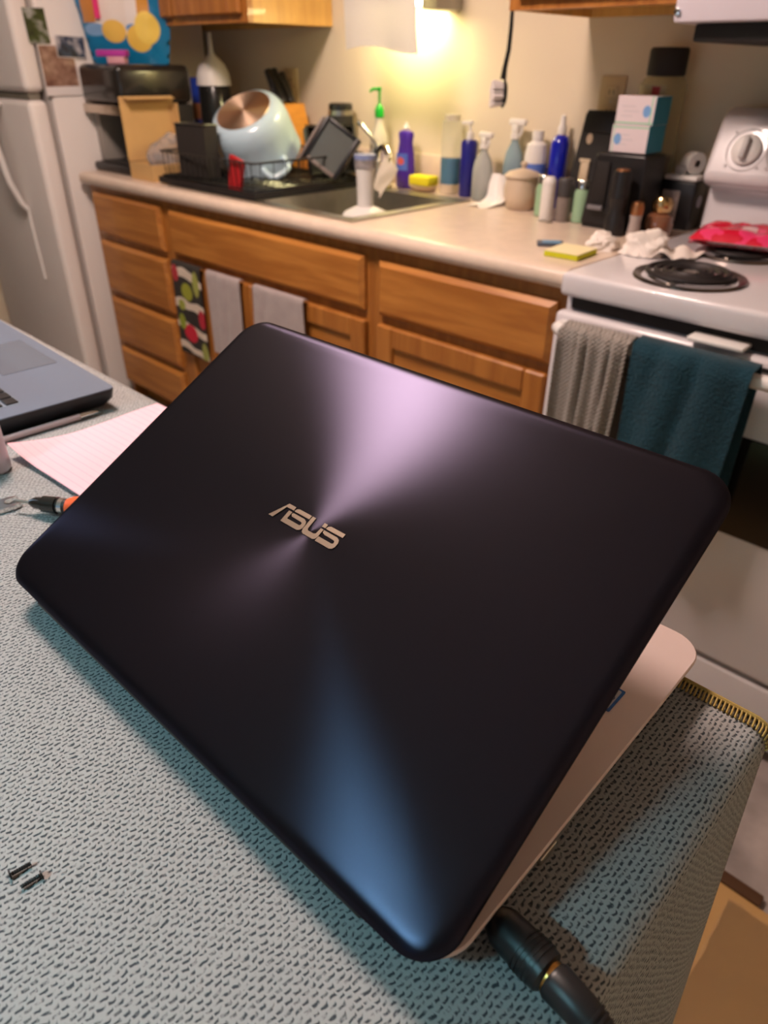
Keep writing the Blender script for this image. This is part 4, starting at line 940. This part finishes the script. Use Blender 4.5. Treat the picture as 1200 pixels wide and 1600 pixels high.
G = dict(A=[(-37.4, -4.3), (-29, 9.1), (-22.2, 9.1), (-22.1, 6.4), (-28.9, 6.2), (-33.2, -4.3)],
 b1=[(-21.4, 6.6), (-20.6, 8.2), (-18.7, 9.1), (-6.9, 9.1), (-6.95, 6.2), (-20.6, 6.1)],
 S1=[(-25.4, 4.9), (-25.4, -4.1), (-9.4, -4.1), (-7.4, -3.0), (-6.5, -.9), (-6.5, 1.8), (-7.7, 3.8), (-10.1, 4.8), (-20.9, 4.8), (-21.5, 3.6), (-20.2, 2.2), (-10.4, 2.0), (-9.6, 1.2), (-9.6, .1), (-10.3, -.5), (-22.2, -.5), (-22.2, 4.9)],
 U=[(-6.1, 9.1), (-3.0, 9.1), (-2.8, .6), (-1.9, -.5), (3.7, -.5), (4.9, .3), (5.4, 4.9), (7.8, 4.9), (7.8, -1.4), (7.0, -3.2), (5.4, -4.1), (-3.6, -4.1), (-5.3, -3.2), (-6.0, -1.4)],
 b2=[(5.1, 9.1), (8.1, 9.1), (8.2, 6.2), (5.1, 6.2)],
 b3=[(8.7, 6.6), (9.4, 8.2), (11.2, 9.1), (23.9, 9.1), (23.9, 6.2), (9.4, 6.1)],
 S2=[(8.3, 4.8), (20.3, 4.8), (22.7, 3.8), (23.8, 1.8), (23.8, -1.3), (22.7, -3.2), (20.6, -4.1), (8.0, -4.1), (8.0, -.5), (20.0, -.5), (20.8, .1), (20.8, 1.2), (20.0, 2.0), (11.0, 2.2), (8.9, 3.0)])
M_logo = mat('logo_metal', (.22, .175, .135), .32, .9)
for k, poly in G.items():
    B().prism([((x+6.7)/1000, (y-2.5)/1000) for x, y in poly], .0001, .0006).build('logo_stroke', M_logo, lidm, smooth=False)

# power plug in the side of the laptop
pc = thing('power_cable', 'black power plug and cable running from the side of the laptop', 'cable')
pz = ZT+.0125
P0 = [(2.752, -1.7960, pz), (2.764, -1.7965, pz), (2.788, -1.7990, pz)]
B().tube([(2.7535, -1.7960, pz), (2.757, -1.7960, pz), (2.760, -1.7962, pz), (2.778, -1.7980, pz), (2.785, -1.7990, pz), (2.786, -1.7990, pz)], [.006, .0082, .0095, .0102, .0098, .008], 20).build('plug', M_black, pc)
B().tube([(2.7858, -1.7990, pz), (2.7878, -1.7993, pz)], .0072, 16).build('plug_ring', mat('brass', (.60, .30, .08), .3, 1.0), pc)
for k in range(5): B().tube([(2.772+.0022*k, -1.7974-.0002*k, pz), (2.7728+.0022*k, -1.7975-.0002*k, pz)], .0106, 20).build('grip_rib', M_black, pc)
B().tube([(2.788, -1.7993, pz), (2.7895, -1.7995, pz), (2.806, -1.8010, pz-.001), (2.815, -1.8020, pz-.003), (2.822, -1.8030, pz-.006)], [.0078, .0088, .0080, .0068, .006], 18).build('adapter', M_black, pc)
for k in range(6): B().tube([(2.808+.0026*k, -1.8013-.0003*k, pz-.0012-.0008*k), (2.8092+.0026*k, -1.8014-.0003*k, pz-.0014-.0008*k)], .0084-.0004*k, 18).build('strain_rib', M_black, pc)
B().tube([(2.821, -1.8030, pz-.0055), (2.835, -1.8060, pz-.022), (2.86, -1.80, pz-.09), (2.905, -1.82, pz-.20), (2.93, -1.86, pz-.45), (2.95, -1.95, .03), (2.97, -2.2, .018), (3.0, -2.5, .018)], .0035, 10).build('cord', M_black, pc)

# ------------------------------------------------------------------ second laptop
l2 = thing('slim_laptop', 'black slim laptop open on the cloth by the pink notepad', 'laptop', (2.070, -1.612, 0), math.radians(-1.5))
z2 = ZT+.008; z3 = .9385
M_l2 = mat('slate_alu', (.17, .20, .26), .32, .3)
slab([(.35, .22, .008, z2-.004), (.362, .236, .008, z2+.004), (.366, .24, .008, z3)], -.183, -.12).build('base', M_black, l2)
slab([(.366, .24, .008, z3+.0001), (.365, .239, .008, z3+.0010)], -.183, -.12).build('palm_rest', M_l2, l2)
for x, y in ((-.03, -.03), (-.336, -.03), (-.03, -.21), (-.336, -.21)): B().lathe([(.006, ZT+.0002), (.007, z2-.0035), (0, z2-.0035)], 12, c=(x, y, 0)).build('rubber_foot', M_blackm, l2)
slab([(.120, .068, .003, z3+.0011), (.120, .068, .003, z3+.0014)], -.186, -.048).build('touchpad', mat('pad_glass', (.16, .18, .22), .22, .3), l2)
kd = slab([(.31, .105, .004, z3+.0011), (.31, .105, .004, z3+.0013)], -.183, -.150).build('keyboard_bed', mat('bed_blue_grey', (.22, .27, .33), .4, .3), l2)
kme = None
for rr in range(6):
    for cc in range(15):
        x = -.183-.148+.0205*cc+.0045; y = -.150-.042+.0172*rr
        if kme is None:
            k = B().box(-.0086, .0086, -.0070, .0070, z3+.0014, z3+.0028, .0008, 1).build('key', M_black, kd, smooth=False); kme = k.data; k.location = (x, y, 0)
        else:
            k = bpy.data.objects.new('key', kme); C.objects.link(k); k.parent = kd; k.location = (x, y, 0)
sm = Matrix.Translation((-.183, -.236, z3+.004)) @ Matrix.Rotation(math.radians(-72+180), 4, 'X')
# screen tilted back away from the keyboard
scm = Matrix.Translation((-.183, -.238, z3+.004)) @ Matrix.Rotation(math.radians(108), 4, 'X')
l2l = slab([(.366, .236, .008, 0), (.366, .236, .008, .006)], 0, .118).build('lid', M_l2, l2); l2l.matrix_local = scm
slab([(.345, .20, .002, -.0008), (.345, .20, .002, -.0002)], 0, .120, 2).build('screen', mat('lit_screen', (.02, .02, .02), .2, emit=(.60, .78, 1.0), estr=3.6), l2l)
B().box(-.0008, .0004, -.235, -.16, z2-.002, z2+.004).build('port_strip', mat('port_grey', (.22, .2, .21), .5), l2, smooth=False)

t = thing('stylus_pen', 'pale pink pen with a silver tip beside the black laptop', 'pen')
B().tube([(2.0700, -1.76, ZT+.0040), (2.0710, -1.70, ZT+.0040), (2.0720, -1.662, ZT+.0040)], .0035, 12).build('barrel', mat('pearl_pink', (.66, .50, .50), .3), t)
B().tube([(2.0725, -1.6618, ZT+.0046), (2.073, -1.648, ZT+.0046), (2.0735, -1.640, ZT+.0040)], [.0035, .0030, .0010], 12).build('tip', M_chrome, t)

# ------------------------------------------------------------------ notepad, screwdriver, wrench, small bottle, screws
mp_ = mat('pink_paper', (.78, .50, .54), .85); g = N(mp_); x, y, z = g.xyz()
ln = g.math('LESS_THAN', g.math('FRACT', g.math('DIVIDE', y, .0085)), .10)
g.color(g.mix(g.math('MULTIPLY', ln, .6), (.80, .47, .53), (.58, .30, .42)))
nt_ = thing('pink_notepad', 'pink ruled notepad with a curled corner beside the laptop', 'notepad', (2.112, -1.752, ZT), math.radians(3))
B().box(.004, .172, .006, .172, 0, .0042).build('sheets', mat('pink_pages', (.66, .25, .28), .8), nt_, smooth=False)
def np_top(a, c_):
    x_, y_ = .172*a, .172*c_; d = max(0, .045-(x_*.7+y_*.7)); return (x_-d*.15, y_-d*.05, .0050+d*d*5+.0012*math.sin(a*6)*c_*0+.0005*math.sin(9*c_))
B().grid(22, 22, np_top).build('top_sheet', mp_, nt_)
t = thing('screwdriver', 'precision screwdriver with black chuck and orange-red handle', 'screwdriver', (2.202, -1.804, ZT+.0106), math.radians(33)); t.scale = (1.3, 1.3, 1.3)
def along(pr, name, m, seg=18): B().lathe([(r_, s_) for s_, r_ in pr], seg, mtx=Matrix.Rotation(PI/2, 4, 'Y')).build(name, m, t)
along([(.013, .0004), (.015, .0012), (.028, .0013)], 'bit', M_steel)
along([(.026, .0022), (.030, .0042), (.036, .0046), (.0365, .0058), (.047, .0062), (.0472, .0052), (.049, .0052)], 'chuck', M_blackg)
along([(.0492, .0056), (.0525, .0056)], 'collar', M_chrome)
along([(.0527, .0054), (.055, .0054)], 'collar', M_black)
along([(.0552, .0060), (.060, .0078), (.085, .0080), (.115, .0072), (.118, .004)], 'handle', mat('orange_red', (.80, .12, .03), .4))
t = thing('open_wrench', 'small steel open-ended wrench at the screwdriver tip', 'wrench', (2.203, -1.812, ZT+.0003), math.radians(84)); t.scale = (1.3, 1.3, 1.3)
b = B(); b.prism([(-.08, -.0035), (-.004, -.0035), (.004, -.0072), (.014, -.0078), (.020, -.0052), (.011, -.0036), (.009, 0), (.011, .0036), (.020, .0052), (.014, .0078), (.004, .0072), (-.004, .0035), (-.08, .0035)], 0, .0032)
b.build('wrench_body', M_chrome, t, smooth=False)
t = thing('dropper_bottle', 'small translucent white bottle with a dark cap beside the notepad', 'bottle', (2.1245, -1.779, ZT+.0003))
B().lathe([(.015, 0), (.017, .002), (.017, .045), (.010, .055), (0, .055)], 24).build('bottle_body', mat('milky_plastic', (.62, .60, .66), .3, trans=.2), t)
B().lathe([(.008, .0555), (.006, .075), (0, .078)], 18).build('cap', M_black, t)
def screw(x, y, rz, label):
    t = thing('laptop_screw', label, 'screw', (x, y, ZT+.0012), rz)
    B().lathe([(r_, s_) for s_, r_ in ((0, .0024), (.0008, .0024), (.0010, .0011))], 14, mtx=Matrix.Rotation(PI/2, 4, 'Y')).build('head', M_black, t)
    pr = []
    for k in range(9): pr += [(.0011+k*.0011, .0009), (.0011+k*.0011+.0005, .0012)]
    B().lathe([(r_, s_) for s_, r_ in pr], 12, mtx=Matrix.Rotation(PI/2, 4, 'Y')).build('thread', M_black, t)
screw(2.5632, -1.9430, math.radians(82), 'short black laptop screw with its head by the loose end of the other')
screw(2.5745, -1.9312, math.radians(-96), 'black laptop screw lying turned the opposite way to the shorter one')
